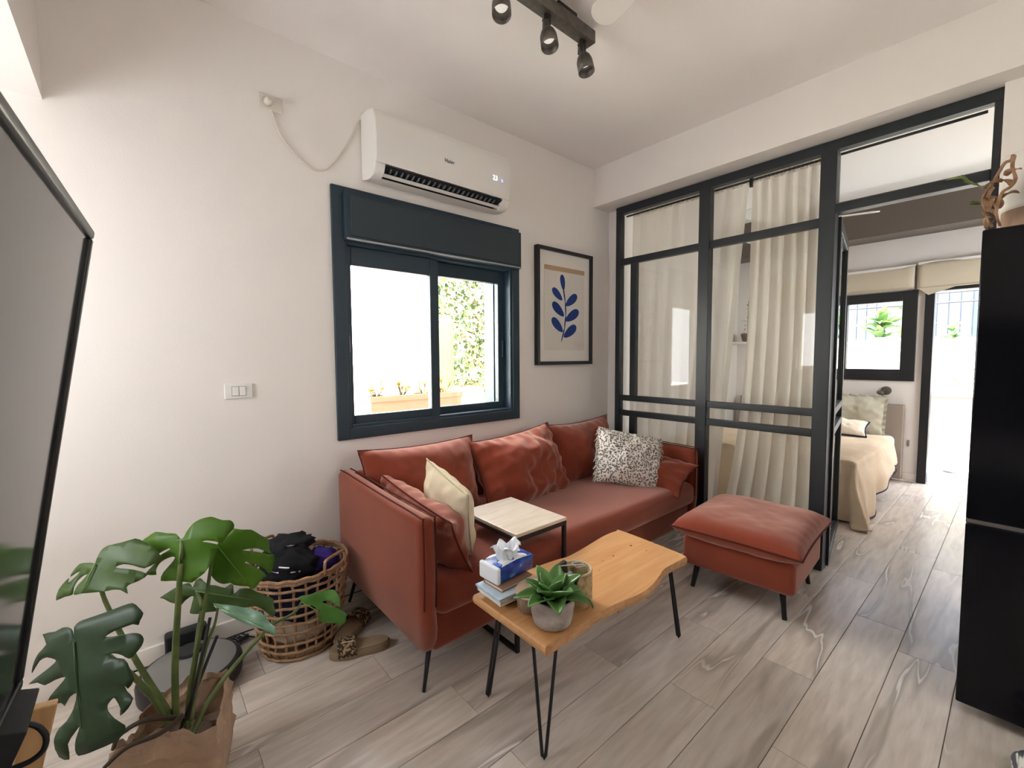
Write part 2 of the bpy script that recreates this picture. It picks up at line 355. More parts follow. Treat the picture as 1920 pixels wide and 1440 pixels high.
# ---- glazed steel partition
part = thing('wall_partition', (PX, 1.2, 0), 'black steel framed glass partition with sheer curtains behind it', 'partition', kind='structure')
def bar(name, y0, y1, z0, z1, d0=0, d1=.06, par=part): return box(name, STEEL, par, PX+d0, PX+d1, y0, y1, z0, z1, bev=.004)
PZ = 2.527
bar('top_rail', .105, 2.25, PZ-.058, PZ)
bar('post', 2.205, 2.25, .0, PZ-.058); bar('post', 1.462, 1.54, .0, PZ-.058, -.004, .064); bar('post', .735, .815, 0, PZ-.058, -.004, .075); bar('post', .105, .135, 0, PZ-.058)
for z0, z1 in ((2.055, 2.105), (.932, .978), (.806, .852)):
    bar('rail', 1.54, 2.205, z0, z1, .004, .05); bar('rail', .815, 1.462, z0, z1, .004, .05)
bar('door_head', .135, .735, 2.115, 2.165, -.002, .07)
bar('mullion', 2.055, 2.11, .978, 2.055, .006, .048); bar('mullion', 2.055, 2.11, .02, .806, .006, .048)
bar('rail', 1.54, 2.205, 0, .05, .004, .05); bar('rail', .815, 1.462, 0, .05, .004, .05)
for (y0, y1, z0, z1) in ((1.54, 2.205, 2.105, 2.469), (.815, 1.462, 2.105, 2.469), (.135, .735, 2.165, 2.469), (1.54, 2.055, .978, 2.055), (2.11, 2.205, .978, 2.055), (.815, 1.462, .978, 2.055),
       (1.54, 2.205, .852, .932), (.815, 1.462, .852, .932), (1.54, 2.055, .05, .806), (2.11, 2.205, .05, .806), (.815, 1.462, .05, .806)):
    MB().box(PX+.024, PX+.028, y0, y1, z0, z1).build('pane', GLASS2, part)
# the door leaf, swung into the bedroom
d2 = thing('door_2', (PX+.08, .742, 0), 'black steel glass door swung open into the bedroom', 'door', kind='structure')
mD = fr((PX+.08, .742, 0), (.78, .13, 0), (-.13, .78, 0)); b = MB()
for q in ((0, .065, -.02, .02, .01, 2.11), (.725, .79, -.02, .02, .01, 2.11), (.065, .725, -.02, .02, .01, .08), (.065, .725, -.02, .02, 2.04, 2.11), (.065, .725, -.02, .02, .81, .855), (.065, .725, -.02, .02, .93, .975)): b.box(*q)
b.build('frame', STEEL, d2, bev=.004, m=mD)
for z0, z1 in ((.08, .81), (.855, .93), (.975, 2.04)): MB().box(.065, .725, -.003, .003, z0, z1).build('pane', GLASS2, d2, m=mD)
b = MB()
for z in (.235, 2.0):
    for dz in (0, .025): b.lathe([(.004, 0), (.004, .003)], 8, mD @ Matrix.Translation((.035, -.0215, z+dz)) @ Matrix.Rotation(PI/2, 4, 'X'))
b.build('hinge_screw', M('screw', (.7, .7, .7), .3, .5, 1), d2)

# ================================================================== soft furniture helpers
def pillow(w, h, t, pinch=.10, nu=52, nv=40, wr=.006, seed=0, sag=0, pw=2.4, fold=0):
    """a stuffed cushion lying in the local xz plane, thickness along y, with pointed corners"""
    def pt(u, v, s):
        x, z = (u-.5)*2, (v-.5)*2
        ix = 1-pinch*(1-z*z)*abs(x)**3; iz = 1-pinch*(1-x*x)*abs(z)**3
        px, pz = x*ix*w/2, z*iz*h/2
        th = t/2*((1-abs(x)**pw)*(1-abs(z)**pw))**(.62 if pw < 4 else .45)
        n = noise.noise(Vector((px*7+seed*3.1, pz*7, s*2+seed)))*wr*4+noise.noise(Vector((px*19, pz*19+seed, s)))*wr*1.5
        edge = (1-abs(x)**6)*(1-abs(z)**6)
        y = s*(th*(1+sag*(-z)*.5)+n*edge)
        dx_, dz_ = 1-abs(x), 1-abs(z)
        y += s*wr*.9*(math.sin(pz*75+seed+2*math.sin(px*9))*math.exp(-(dx_/.16)**2)*min(1, dx_*18)+math.sin(px*75+seed*2+2*math.sin(pz*9))*math.exp(-(dz_/.16)**2)*min(1, dz_*18))
        if fold: y += fold*math.sin(pz*22+px*9+seed)*edge*.5
        return Vector((px, y, pz))
    b = MB(); b.grid(lambda u, v: pt(u, v, -1), nu, nv); b.grid(lambda u, v: pt(1-u, v, 1), nu, nv)
    outline = [pt(i/24, 0, 0) for i in range(24)]+[pt(1, i/24, 0) for i in range(24)]+[pt(1-i/24, 1, 0) for i in range(24)]+[pt(0, 1-i/24, 0) for i in range(25)]
    return b, outline
def place(c, xd, zd):
    """matrix: local x along xd, local z along zd"""
    x = Vector(xd).normalized(); z = Vector(zd); z = (z-x*z.dot(x)).normalized(); y = z.cross(x)
    return Matrix(((x.x, y.x, z.x, c[0]), (x.y, y.y, z.y, c[1]), (x.z, y.z, z.z, c[2]), (0, 0, 0, 1)))
def cushion(name, mat, pmat, label, cat, c, xd, zd, w, h, t, group=None, parent=None, pr=.0035, **k):
    b, ol = pillow(w, h, t, **k); m = place(c, xd, zd)
    o = b.build(name, mat, parent, smooth=True, weld=.0004, m=m)
    if label: tag(o, label, cat, group)
    if pmat:
        p = MB(); p.tube(ol, pr, 6, cap=False); p.build('piping', pmat, o, smooth=True, m=m)
    return o, m
def rbox(x0, x1, y0, y1, z0, z1, r, n=6, puff=(0, 0, 0)):
    """rounded, slightly puffed box, smooth"""
    b = MB(); cx, cy_, cz = (x0+x1)/2, (y0+y1)/2, (z0+z1)/2; hx, hy, hz = (x1-x0)/2, (y1-y0)/2, (z1-z0)/2
    def f(p):
        q = Vector(p); v = Vector((q.x*hx, q.y*hy, q.z*hz)); rr = min(r, hx, hy, hz)
        c = Vector((max(-hx+rr, min(hx-rr, v.x)), max(-hy+rr, min(hy-rr, v.y)), max(-hz+rr, min(hz-rr, v.z))))
        d = v-c
        if d.length > 1e-9: v = c+d.normalized()*rr
        v = Vector((v.x*(1+puff[0]*(1-q.y**2)*(1-q.z**2)), v.y*(1+puff[1]*(1-q.x**2)*(1-q.z**2)), v.z*(1+puff[2]*(1-q.x**2)*(1-q.y**2))))
        return v+Vector((cx, cy_, cz))
    def spread(u, h):
        rr = min(r, h)/h; k = 5
        # more points near the rounded edges
        a = [-1+rr*i/k for i in range(k)]+[-1+rr+(2-2*rr)*i/n for i in range(n+1)]+[1-rr+rr*(i+1)/k for i in range(k)]
        return a
    A, B, Cc = spread(0, hx), spread(0, hy), spread(0, hz)
    def face(P, Q, fn):
        nu, nv = len(P)-1, len(Q)-1; b.grid(lambda u, v: f(fn(P[round(u*nu)], Q[round(v*nv)])), nu, nv)
    face(A, B, lambda p, q: (p, q, 1)); face(B, A, lambda p, q: (q, p, -1))
    face(A, Cc, lambda p, q: (p, -1, q)); face(Cc, A, lambda p, q: (q, 1, p))
    face(B, Cc, lambda p, q: (1, p, q)); face(Cc, B, lambda p, q: (-1, q, p))
    return b

# ================================================================== sofa
SX0, SX1, SY0, SY1 = .775, 2.935, 1.43, 2.325
sofa = thing('sofa', (1.85, 1.9, 0), 'long rust velvet sofa with thin piped arms on black legs', 'sofa')
rbox(.84, 2.88, 1.47, 2.30, .125, .30, .03).build('base', RUST, sofa, smooth=True, weld=.0005)
seat = rbox(.845, 2.90, 1.428, 2.25, .275, .43, .055, 8, (0, .006, .10)).build('seat_cushion', RUST, sofa, smooth=True, weld=.0005)
for sx in (0, 1):
    x0, x1 = (SX0, .85) if sx == 0 else (2.865, SX1); top = .695 if sx == 0 else .665
    a = rbox(x0, x1, SY0, SY1, .12, top, .036, 6, (.10 if sx == 0 else 0, .0, .0))
    for i, v in enumerate(a.v):    # arms round off below at the front and rise a little at the back
        vx, vy, vz = v; t = sst(.30, .12, vz)
        vy += .055*t*t*(1-sst(1.5, 2.1, vy)) ; vx += (.03 if sx == 0 else -.03)*t; vz += .022*sst(1.6, 2.3, vy)*sst(.3, .6, vz); a.v[i] = (vx, vy, vz)
    ao = a.build('arm', RUST, sofa, smooth=True, weld=.0005)
    for xx in ((x0+.012, x1-.012)):
        MB().tube(smooth_path([(xx, SY0+.004, .34), (xx, SY0-.001, .45), (xx, SY0+.004, top-.02), (xx, SY0+.03, top+.002), (xx, 1.8, top+.010), (xx, 2.2, top+.022), (xx, SY1-.03, top+.022)]), .0034, 6).build('piping', PIPING, ao, smooth=True)
rbox(.85, 2.865, 2.245, SY1, .14, .70, .035, 8).build('backrest', RUST, sofa, smooth=True, weld=.0005)
for lx, ly, dx, dy in ((.84, 1.50, -.045, -.035), (2.86, 1.50, .045, -.035), (.84, 2.26, -.03, .03), (2.86, 2.26, .03, .03)):
    MB().tube([(lx, ly, .135), (lx+dx, ly+dy, 0)], .011, 8, .007).build('leg', BLACK, sofa, smooth=True)

cushion('sofa_cushion', RUST, PIPING, 'plump rust back cushion behind the cream throw pillow', 'cushion', (1.175, 2.105, .615), (1, .02, -.01), (0, .22, 1), .71, .45, .27, group='rust sofa cushions', seed=1, pinch=.09)
cushion('sofa_cushion', RUST, PIPING, 'crumpled rust back cushion slumped in the middle of the sofa', 'cushion', (1.83, 2.04, .60), (1, .03, .07), (0, .42, 1), .71, .48, .29, group='rust sofa cushions', seed=2, pinch=.09, fold=.016, wr=.014)
cushion('sofa_cushion', RUST, PIPING, 'smooth rust back cushion behind the leopard print pillow', 'cushion', (2.49, 2.10, .61), (1, .0, .015), (0, .24, 1), .72, .46, .25, group='rust sofa cushions', seed=3, pinch=.12)
cushion('sofa_cushion', RUST, PIPING, 'rust bolster cushion leaning on the sofa arm beside the basket', 'cushion', (.965, 1.74, .55), (0, -1, -.10), (-.48, 0, 1), .64, .32, .20, group='rust sofa cushions', seed=4, wr=.009, fold=.006)
cushion('sofa_cushion', RUST, PIPING, 'rust bolster cushion leaning on the sofa arm beside the partition', 'cushion', (2.72, 1.72, .505), (0, -1, -.08), (1.0, 0, .8), .66, .29, .17, group='rust sofa cushions', seed=5, wr=.009)
CREAM = M('cream_linen', (.62, .52, .36), .85, .15, var=(9, (.70, .62, .48), .4, .7), bump=(300, .3))
cushion('throw_pillow', CREAM, M('cream_seam', (.50, .42, .28), .9, .1), 'cream linen throw pillow with rough stitched edge', 'pillow', (1.068, 1.70, .612), (-.06, -.97, -.22), (-.22, -.30, 1), .39, .33, .17, seed=6, wr=.005, fold=.005, pinch=.05)
def leopard():
    m = bpy.data.materials.new('leopard_print'); m.use_nodes = True; nt = m.node_tree; N = nt.nodes; L = nt.links; b = N['Principled BSDF']; b.inputs['Roughness'].default_value = .9
    tc = N.new('ShaderNodeTexCoord'); v = N.new('ShaderNodeTexVoronoi'); v.inputs['Scale'].default_value = 80
    ns = N.new('ShaderNodeTexNoise'); ns.inputs['Scale'].default_value = 40; mxv = N.new('ShaderNodeMix'); mxv.data_type = 'VECTOR'; mxv.inputs[0].default_value = .012
    L.new(tc.outputs['Object'], mxv.inputs[4]); L.new(tc.outputs['Object'], ns.inputs[0]); L.new(ns.outputs['Color'], mxv.inputs[5]); L.new(mxv.outputs[1], v.inputs[0])
    r = N.new('ShaderNodeValToRGB'); e = r.color_ramp.elements
    for _ in range(3): e.new(.5)
    for k, (p, c) in zip(e, ((.22, (.42, .36, .29)), (.30, (.028, .024, .020)), (.42, (.028, .024, .02)), (.50, (.76, .71, .64)), (1, (.76, .71, .64)))): k.position = p; k.color = (*c, 1)
    L.new(v.outputs['Distance'], r.inputs[0]); L.new(r.outputs[0], b.inputs['Base Color']); return m
lp, lm = cushion('throw_pillow', leopard(), None, 'leopard print throw pillow with white tasselled fringe', 'pillow', (2.535, 1.73, .60), (.80, -.60, -.20), (.18, .42, 1), .46, .38, .20, seed=8, wr=.010, pinch=.04)
FR = M('fringe_white', (.72, .68, .60), .9, .1)
fb = MB(); rr = random.Random(3)
for side in (-1, 1):
    for i in range(46):
        z = -.18+.36*(i+.5)/46; x = side*.212
        p = Vector((x, rr.uniform(-.01, .01), z)); q = p+Vector((side*rr.uniform(.018, .034), rr.uniform(-.014, .008), rr.uniform(-.045, -.012))); mid = (p+q)/2+Vector((side*.006, rr.uniform(-.006, .006), .006))
        fb.tube([lm @ p, lm @ mid, lm @ q], .0022, 4, .0012)
tag(fb.build('fringe', FR, lp), 'white tassels', kind='stuff')

# ================================================================== ottoman
ott = thing('ottoman', (2.59, .97, 0), 'square rust velvet ottoman with a loose top cushion', 'ottoman')
mO = Matrix.Translation((2.60, .955, 0)) @ Matrix.Rotation(math.radians(4), 4, 'Z')
rbox(-.29, .29, -.275, .275, .135, .30, .03).build('base', RUST, ott, smooth=True, weld=.0005, m=mO)
pb, pol = pillow(.70, .63, .155, pinch=.035, wr=.0016, seed=11, pw=4.5)
mC = mO @ Matrix.Translation((0, 0, .355)) @ Matrix.Rotation(-PI/2, 4, 'X')
oc = pb.build('top_cushion', RUST, ott, smooth=True, weld=.0004, m=mC); MB().tube(pol, .0045, 6, cap=False).build('piping', PIPING, oc, smooth=True, m=mC)
for sx in (-1, 1):
    for sy in (-1, 1):
        b = MB().tube([mO @ Vector((sx*.20, sy*.19, .150)), mO @ Vector((sx*.225, sy*.21, .128)), mO @ Vector((sx*.245, sy*.228, .0))], .021, 8, .012)
        b.box(-.05, .05, -.03, .03, .127, .138, mO @ Matrix.Translation((sx*.20, sy*.19, 0)))
        b.build('leg', BLACK, ott, smooth=True)

# ================================================================== coffee table
def wood(name, c1, c2, scale=3.0, stretch=(1, 9, 9), rough=.42):
    m = bpy.data.materials.new(name); m.use_nodes = True; nt = m.node_tree; N = nt.nodes; L = nt.links; b = N['Principled BSDF']; b.inputs['Roughness'].default_value = rough
    tc = N.new('ShaderNodeTexCoord'); mp = N.new('ShaderNodeMapping'); mp.inputs['Scale'].default_value = stretch; L.new(tc.outputs['Object'], mp.inputs[0])
    n = N.new('ShaderNodeTexNoise'); n.inputs['Scale'].default_value = scale; n.inputs['Detail'].default_value = 5; n.inputs['Distortion'].default_value = .8; L.new(mp.outputs[0], n.inputs[0])
    r = N.new('ShaderNodeValToRGB'); r.color_ramp.elements[0].position = .3; r.color_ramp.elements[1].position = .7
    r.color_ramp.elements[0].color = (*c1, 1); r.color_ramp.elements[1].color = (*c2, 1); L.new(n.outputs[0], r.inputs[0]); L.new(r.outputs[0], b.inputs['Base Color'])
    bn = N.new('ShaderNodeBump'); bn.inputs['Strength'].default_value = .08; bn.inputs['Distance'].default_value = .004; L.new(n.outputs[0], bn.inputs['Height']); L.new(bn.outputs[0], b.inputs['Normal'])
    return m
PINE = wood('pine_slab', (.56, .27, .10), (.66, .37, .165))
BARK = wood('live_edge', (.40, .19, .075), (.58, .34, .16), 12, (2, 4, 4), .7)
TZ = .425
ct = thing('coffee_table', (1.36, 1.1, 0), 'live edge pine coffee table on black hairpin legs', 'table')
near_px = [(1024, 1212), (1075, 1180), (1128, 1146), (1165, 1128), (1200, 1113), (1222, 1097), (1236, 1080), (1244, 1068), (1262, 1057), (1287, 1044)]
far_px = [(1277, 1038), (1168, 996), (1155, 996), (1132, 1005), (1100, 1024), (1066, 1043), (1042, 1050), (1008, 1062), (975, 1075), (930, 1096), (889, 1115)]
near = [at(*p, 2, TZ) for p in near_px]; far = [at(*p, 2, TZ) for p in far_px]
near = smooth_path(near, 4); far = smooth_path(far, 4)
poly = [(p.x, p.y) for p in near]+[(p.x, p.y) for p in far]
n = len(poly); cxp = sum(p[0] for p in poly)/n; cyp = sum(p[1] for p in poly)/n
b = MB(); rings = []
for ins, z in ((.0, TZ), (-.004, TZ-.006), (-.007, TZ-.016), (-.002, TZ-.030), (.006, TZ-.036)):
    ring = []
    for i, (x, y) in enumerate(poly):
        d = Vector((x-cxp, y-cyp, 0)).normalized(); k = ins*(1+.6*noise.noise(Vector((x*30, y*30, z*60))))
        ring.append((x-d.x*k, y-d.y*k, z))
    rings.append(ring)
b.v = [p for rg in rings for p in rg]
b.f = [tuple(range(n)), tuple(range(5*n-1, 4*n-1, -1))]+[((j+1)*n+i, (j+1)*n+(i+1) % n, j*n+(i+1) % n, j*n+i) for j in range(4) for i in range(n)]
top = b.build('table_top', PINE, ct)
top.data.materials.append(BARK)
for p in top.data.polygons[2:]:
    cc = p.center
    if abs(cc.y-1.11) > .12 : p.material_index = 1
for (kx, ky, r) in ((1183, 1023, .006), (1203, 1017, .003), (1150, 1042, .0045), (1130, 1052, .003), (1212, 1032, .003), (1124, 1070, .0025)):
    p = at(kx, ky, 2, TZ); MB().lathe([(r, 0), (r*.5, .0006)], 10, Matrix.Translation((p.x, p.y, TZ))).build('knot', M('knot', (.06, .03, .015), .7, .2), top)
for (fx, fy, tx, ty) in ((.944, .953, .965, .985), (.967, 1.278, .985, 1.235), (1.844, .981, 1.775, .985), (1.80, 1.285, 1.76, 1.235)):
    f = Vector((fx, fy, .006)); t = Vector((tx, ty, TZ-.036)); d = Vector((.055 if fx < 1.3 else -.055, 0, 0)); e = Vector((0, .05 if fy < 1.1 else -.05, 0))
    b = MB().tube([t+e*.5-d*.3, f+Vector((-.004, .004, .01)), f, f+Vector((.004, -.004, .01)), t-e*.5+d*.9], .0058, 8)
    b.box(min(t.x, t.x+d.x)-.03, max(t.x, t.x+d.x)+.03, t.y-.045, t.y+.045, TZ-.040, TZ-.036)
    b.build('leg', BLACK, ct, smooth=False)

# ================================================================== C-shaped side table
st = thing('side_table', (1.40, 1.41, 0), 'small wooden side table on a black C-shaped frame over the seat', 'table')
STZ = .535; a0, a1, b0, b1 = 1.212, 1.532, 1.39, 1.80
box('table_top', wood('pale_oak', (.58, .47, .36), (.70, .62, .53), 5, (1, 8, 8), .3), st, a0, a1, b0, b1, STZ-.016, STZ, bev=.003)
b = MB(); t = .018
b.box(a0, a1, b0, b0+t, STZ-.036, STZ-.0165).box(a0, a1, b1-t, b1, STZ-.036, STZ-.0165).box(a0, a0+t, b0+t, b1-t, STZ-.036, STZ-.0165).box(a1-t, a1, b0+t, b1-t, STZ-.036, STZ-.0165)
for x in (a0, a1-t): b.box(x, x+t, b0, b0+t, .018, STZ-.036).box(x, x+t, b0, b1-.06, 0, .018)
b.box(a0+t, a1-t, b1-.06-t, b1-.06, 0, .018)
b.build('frame', BLACK, st, bev=.002)

# ================================================================== things on the coffee table
def slab(name, mat, label, cat, A, B, depth, z0, z1, group=None, bev=.0015, parent=None):
    """box whose edge runs from A to B (world xy) and which extends by depth to the far side"""
    A = Vector((A[0], A[1], 0)); B = Vector((B[0], B[1], 0)); d = (B-A).normalized(); nrm = Vector((-d.y, d.x, 0))
    b = MB(); b.prism([(A.x, A.y), (B.x, B.y), (B.x+nrm.x*depth, B.y+nrm.y*depth), (A.x+nrm.x*depth, A.y+nrm.y*depth)], z0, z1)
    o = b.build(name, mat, parent, bev=bev)
    return tag(o, label, cat, group) if label else o
PAPER = M('book_pages', (.80, .77, .70), .8, .2, var=(1, (.68, .64, .56), .45, .55, 2), stretch=(2, 2, 260))
def book(label, A, B, depth, z0, z1, cover, group='books on the coffee table'):
    A = Vector((A[0], A[1], 0)); B = Vector((B[0], B[1], 0)); d = (B-A).normalized(); nr = Vector((-d.y, d.x, 0))
    o = thing('book', (A.x, A.y, z0), label, 'book', group); t = .0022
    def pr(name, mat, ins, a, b_):
        p = [A+d*ins+nr*ins, B-d*ins+nr*ins, B-d*ins+nr*(depth-ins*.2), A+d*ins+nr*(depth-ins*.2)]
        MB().prism([(q.x, q.y) for q in p], a, b_).build(name, mat, o, bev=.0006, seg=1)
    pr('back_cover', cover, 0, z0, z0+t); pr('pages', PAPER, .003, z0+t, z1-t); pr('front_cover', cover, 0, z1-t, z1)
    q0 = A+nr*(depth-.002); q1 = B+nr*(depth-.002)
    MB().prism([(q0.x, q0.y), (q1.x, q1.y), ((q1+nr*.004).x, (q1+nr*.004).y), ((q0+nr*.004).x, (q0+nr*.004).y)], z0+t, z1-t).build('spine', cover, o)
    return o
bL, bN = at(893, 1097, 2, .455), at(937, 1131, 2, .455)
book('white paged book lowest in the coffee table stack', bN+Vector((.035, .01, 0)), bN+Vector((.19, .01, 0)), .105, TZ+.0005, TZ+.020, M('cover_brown', (.28, .16, .09), .5, .3))
z1 = TZ+.0205; p0 = at(937, 1130, 2, z1+.014); dd = Vector((.02, 1, 0)).normalized()
book('white hardcover book under the blue one', at(938, 1133, 2, z1+.010), at(938, 1133, 2, z1+.010)+Vector((.17, -.008, 0)), .14, z1, z1+.017, M('cover_white', (.78, .78, .76), .4, .3))
z2 = z1+.0175
book('glossy light blue book under the brown paperback', at(936, 1127, 2, z2+.006), at(936, 1127, 2, z2+.006)+Vector((.165, -.006, 0)), .143, z2, z2+.009, M('cover_blue', (.16, .36, .72), .3, .5, var=(5, (.55, .68, .82), .45, .6)))
z3 = z2+.0095
book('small brown paperback under the tissue pack', at(941, 1108, 2, z3+.008), at(941, 1108, 2, z3+.008)+Vector((.155, .006, 0)), .10, z3, z3+.014, M('cover_tan', (.36, .20, .13), .5, .3))
z4 = z3+.0145
tp = thing('tissue_pack', (1.1, 1.2, z4), 'blue and white plastic tissue pack with a tissue pulled up', 'tissue pack')
tA = at(936, 1100, 2, z4); ang = math.atan2(.0, 1)
TP = Matrix.Translation((tA.x, tA.y+.004, z4)) @ Matrix.Rotation(math.radians(3), 4, 'Z')
def tissue_mat():
    m = bpy.data.materials.new('tissue_wrap'); m.use_nodes = True; nt = m.node_tree; N = nt.nodes; L = nt.links; b = N['Principled BSDF']; b.inputs['Roughness'].default_value = .25; b.inputs['Specular IOR Level'].default_value = .6
    tc = N.new('ShaderNodeTexCoord'); n = N.new('ShaderNodeTexNoise'); n.inputs['Scale'].default_value = 26; n.inputs['Detail'].default_value = 3; L.new(tc.outputs['Object'], n.inputs[0])
    r = N.new('ShaderNodeValToRGB'); e = r.color_ramp.elements; e.new(.5)
    for k, (p, c) in zip(e, ((.42, (.006, .035, .30)), (.62, (.02, .12, .55)), (.72, (.25, .45, .85)))): k.position = p; k.color = (*c, 1)
    L.new(n.outputs[0], r.inputs[0]); L.new(r.outputs[0], b.inputs['Base Color']); return m
bt = rbox(0, .185, 0, .10, 0, .062, .012, 5, (0.02, .03, .08))
bt.build('wrapper', tissue_mat(), tp, smooth=True, weld=.0004, m=TP)
WT = M('tissue_white', (.84, .86, .90), .6, .3, bump=(60, .3))
we = rbox(-.006, .012, -.003, .103, .001, .063, .008, 4, (.1, 0, 0)).build('end_flap', WT, tp, smooth=True, weld=.0004, m=TP)
def ts(u, v):
    a = u*2*PI; r = .028+.030*v+.011*math.sin(3*a+1)*v+.008*math.sin(7*a+v*4); h = .060+.052*math.sin(v*PI*.62)+.012*math.sin(5*a)*v
    return TP @ Vector((.085+r*1.25*math.cos(a)*(1-.25*v), .045+r*.75*math.sin(a), h))
MB().grid(ts, 36, 8).build('tissue', WT, tp, smooth=True, weld=.0003)
MB().grid(lambda u, v: TP @ Vector((.02+.15*u+.008*math.sin(v*9), .004+.092*v, .0665+.004*math.sin(u*11)*math.sin(v*7)-.006*abs(u-.5)*2)), 14, 8).build('wrapper_top', WT, tp, smooth=True, solid=.001)
# oval wooden box
ob = thing('wooden_box', (1.09, 1.11, TZ), 'small oval tree-slice box with flat pale lid', 'box')
cB = at(1006, 1118, 2, TZ+.03); mB = Matrix.Translation((cB.x, cB.y, TZ+.0005)) @ Matrix.Rotation(math.radians(12), 4, 'Z')
MB().lathe([(.060, 0), (.070, .004), (.076, .05), (.077, .058)], 32, mB, 1.12, .85).build('body', wood('box_bark', (.17, .115, .075), (.36, .27, .19), 14, (6, 6, 1.2), .8), ob, smooth=True)
MB().lathe([(.078, .0585), (.0795, .062), (.0775, .066), (.02, .0665)], 32, mB, 1.12, .85).build('lid', M('lid_wood', (.62, .43, .30), .45, .3, var=(12, (.70, .52, .38), .4, .6)), ob, smooth=False, bev=.001)
# woven cup with odds and ends
cc = at(1078, 1128, 2, TZ); cup = thing('woven_cup', (cc.x, cc.y, TZ), 'woven straw cup holding glasses and remotes', 'cup')
mU = Matrix.Translation((cc.x, cc.y, TZ+.0005)); R0 = .060
STRAW = M('straw', (.45, .33, .18), .85, .2, var=(60, (.28, .19, .10), .45, .65), bump=(180, .6))
MB().lathe([(.02, 0), (R0-.004, 0), (R0, .006), (R0+.001, .062), (R0, .122), (R0-.006, .122), (R0-.007, .01), (.02, .008)], 36, mU).build('body', STRAW, cup, smooth=True)
MB().tube([mU @ Vector((R0*math.cos(a*PI/12)*.97, R0*math.sin(a*PI/12)*.97, .122)) for a in range(25)], .0042, 6, cap=False).build('rim', M('straw_rim', (.55, .44, .28), .85, .2), cup, smooth=True)
def incup(name, label, cat, parts):
    o = thing(name, (cc.x, cc.y, TZ+.02), label, cat)
    for nm, bb, mt in parts: bb.build(nm, mt, o, m=mU, bev=.0008, seg=1)
DK = M('dark_brown_plastic', (.03, .022, .018), .3, .5)
incup('remote_control', 'dark brown remote control standing in the woven cup', 'remote', [('body', MB().box(-.018, .018, -.007, .007, 0, .145, Matrix.Translation((-.025, .018, .010)) @ Matrix.Rotation(math.radians(-10), 4, 'Y')), DK)])
incup('remote_control', 'black glossy remote control lying slanted in the woven cup', 'remote', [('body', MB().box(-.016, .016, -.006, .006, 0, .115, Matrix.Translation((-.012, -.024, .012)) @ Matrix.Rotation(math.radians(-12), 4, 'Y') @ Matrix.Rotation(math.radians(10), 4, 'X')), BLACKP)])
incup('lighter', 'light blue lighter at the rim of the woven cup', 'lighter', [('body', MB().box(-.011, .011, -.006, .006, 0, .072, Matrix.Translation((-.030, -.012, .055)) @ Matrix.Rotation(math.radians(-14), 4, 'Y')), M('lighter_blue', (.35, .50, .72), .3, .5))])
gp = MB(); gm = Matrix.Translation((.0, .0, .126))
gp.tube([gm @ Vector(p) for p in ((-.068, .012, .022), (-.02, .004, .014), (.03, -.012, .004), (.046, -.018, -.01))], .0022, 6)
gp.tube([gm @ Vector(p) for p in ((.008, .024, .005), (.042, .012, .004), (.04, -.014, -.002), (.006, -.004, -.002), (.008, .024, .005))], .0022, 6, cap=False)
incup('eyeglasses', 'grey folded eyeglasses resting across the woven cup', 'glasses', [('frame', gp, M('grey_plastic', (.55, .54, .52), .4, .5))])
# succulent in a grey pot
pc = at(1033, 1184, 2, TZ); suc = thing('potted_succulent', (pc.x, pc.y+.04, TZ), 'broad-leaved green succulent in a grey washed clay pot', 'plant')
pc = Vector((pc.x+.035, pc.y+.028, TZ)); mP = Matrix.Translation((pc.x, pc.y, TZ+.0005))
CLAY = M('washed_clay', (.34, .28, .25), .8, .2, var=(16, (.50, .46, .43), .4, .7), bump=(60, .3))
MB().lathe([(.02, 0), (.050, 0), (.062, .012), (.070, .045), (.0685, .066), (.073, .070), (.073, .094), (.069, .097), (.065, .094), (.063, .06), (.02, .06)], 36, mP).build('pot', CLAY, suc, smooth=True)
MB().lathe([(.001, .078), (.064, .076)], 24, mP, close=False).build('soil', M('soil', (.035, .026, .02), .95, .1, bump=(80, 1)), suc)
SUCL = leaf_mat('succulent_leaf', (.085, .20, .045), (.15, .31, .08), .33, .12)
def blade(L_, W_, droop, thick=.004, n=10):
    b = MB()
    def f(u, v):
        t = v; wd = W_*(math.sin(PI*min(1, t*.92+.08))**.7)*(1-.35*t)+.003; s = (u-.5)*2
        ang = droop*t; zz = L_*(math.sin(ang)/droop if abs(droop) > .01 else t); yy = L_*((1-math.cos(ang))/droop if abs(droop) > .01 else 0)
        return Vector((s*wd*.5, zz, -yy+abs(s)**1.6*wd*.28))
    b.grid(f, 6, n); return b
k = 0
for ring, (cnt, el, L0) in enumerate(((4, 76, .080), (6, 52, .104), (7, 26, .108))):
    for i in range(cnt):
        az = 2*PI*(i+.37*ring)/cnt+random.uniform(-.2, .2); e = math.radians(el+random.uniform(-9, 9))
        L_ = L0*random.uniform(.85, 1.2); bb = blade(L_, .068*random.uniform(.85, 1.15), random.uniform(.2, .7))
        m = mP @ Matrix.Translation((.014*math.cos(az), .014*math.sin(az), .080)) @ Matrix.Rotation(az-PI/2, 4, 'Z') @ Matrix.Rotation(e, 4, 'X')
        bb.build('leaf', SUCL, suc, smooth=True, solid=.0035, m=m)
bb = blade(.135, .052, 1.5); bb.build('leaf', SUCL, suc, smooth=True, solid=.0035, m=mP @ Matrix.Translation((.03, -.03, .085)) @ Matrix.Rotation(math.radians(-70)-PI/2+.9, 4, 'Z') @ Matrix.Rotation(.25, 4, 'X'))

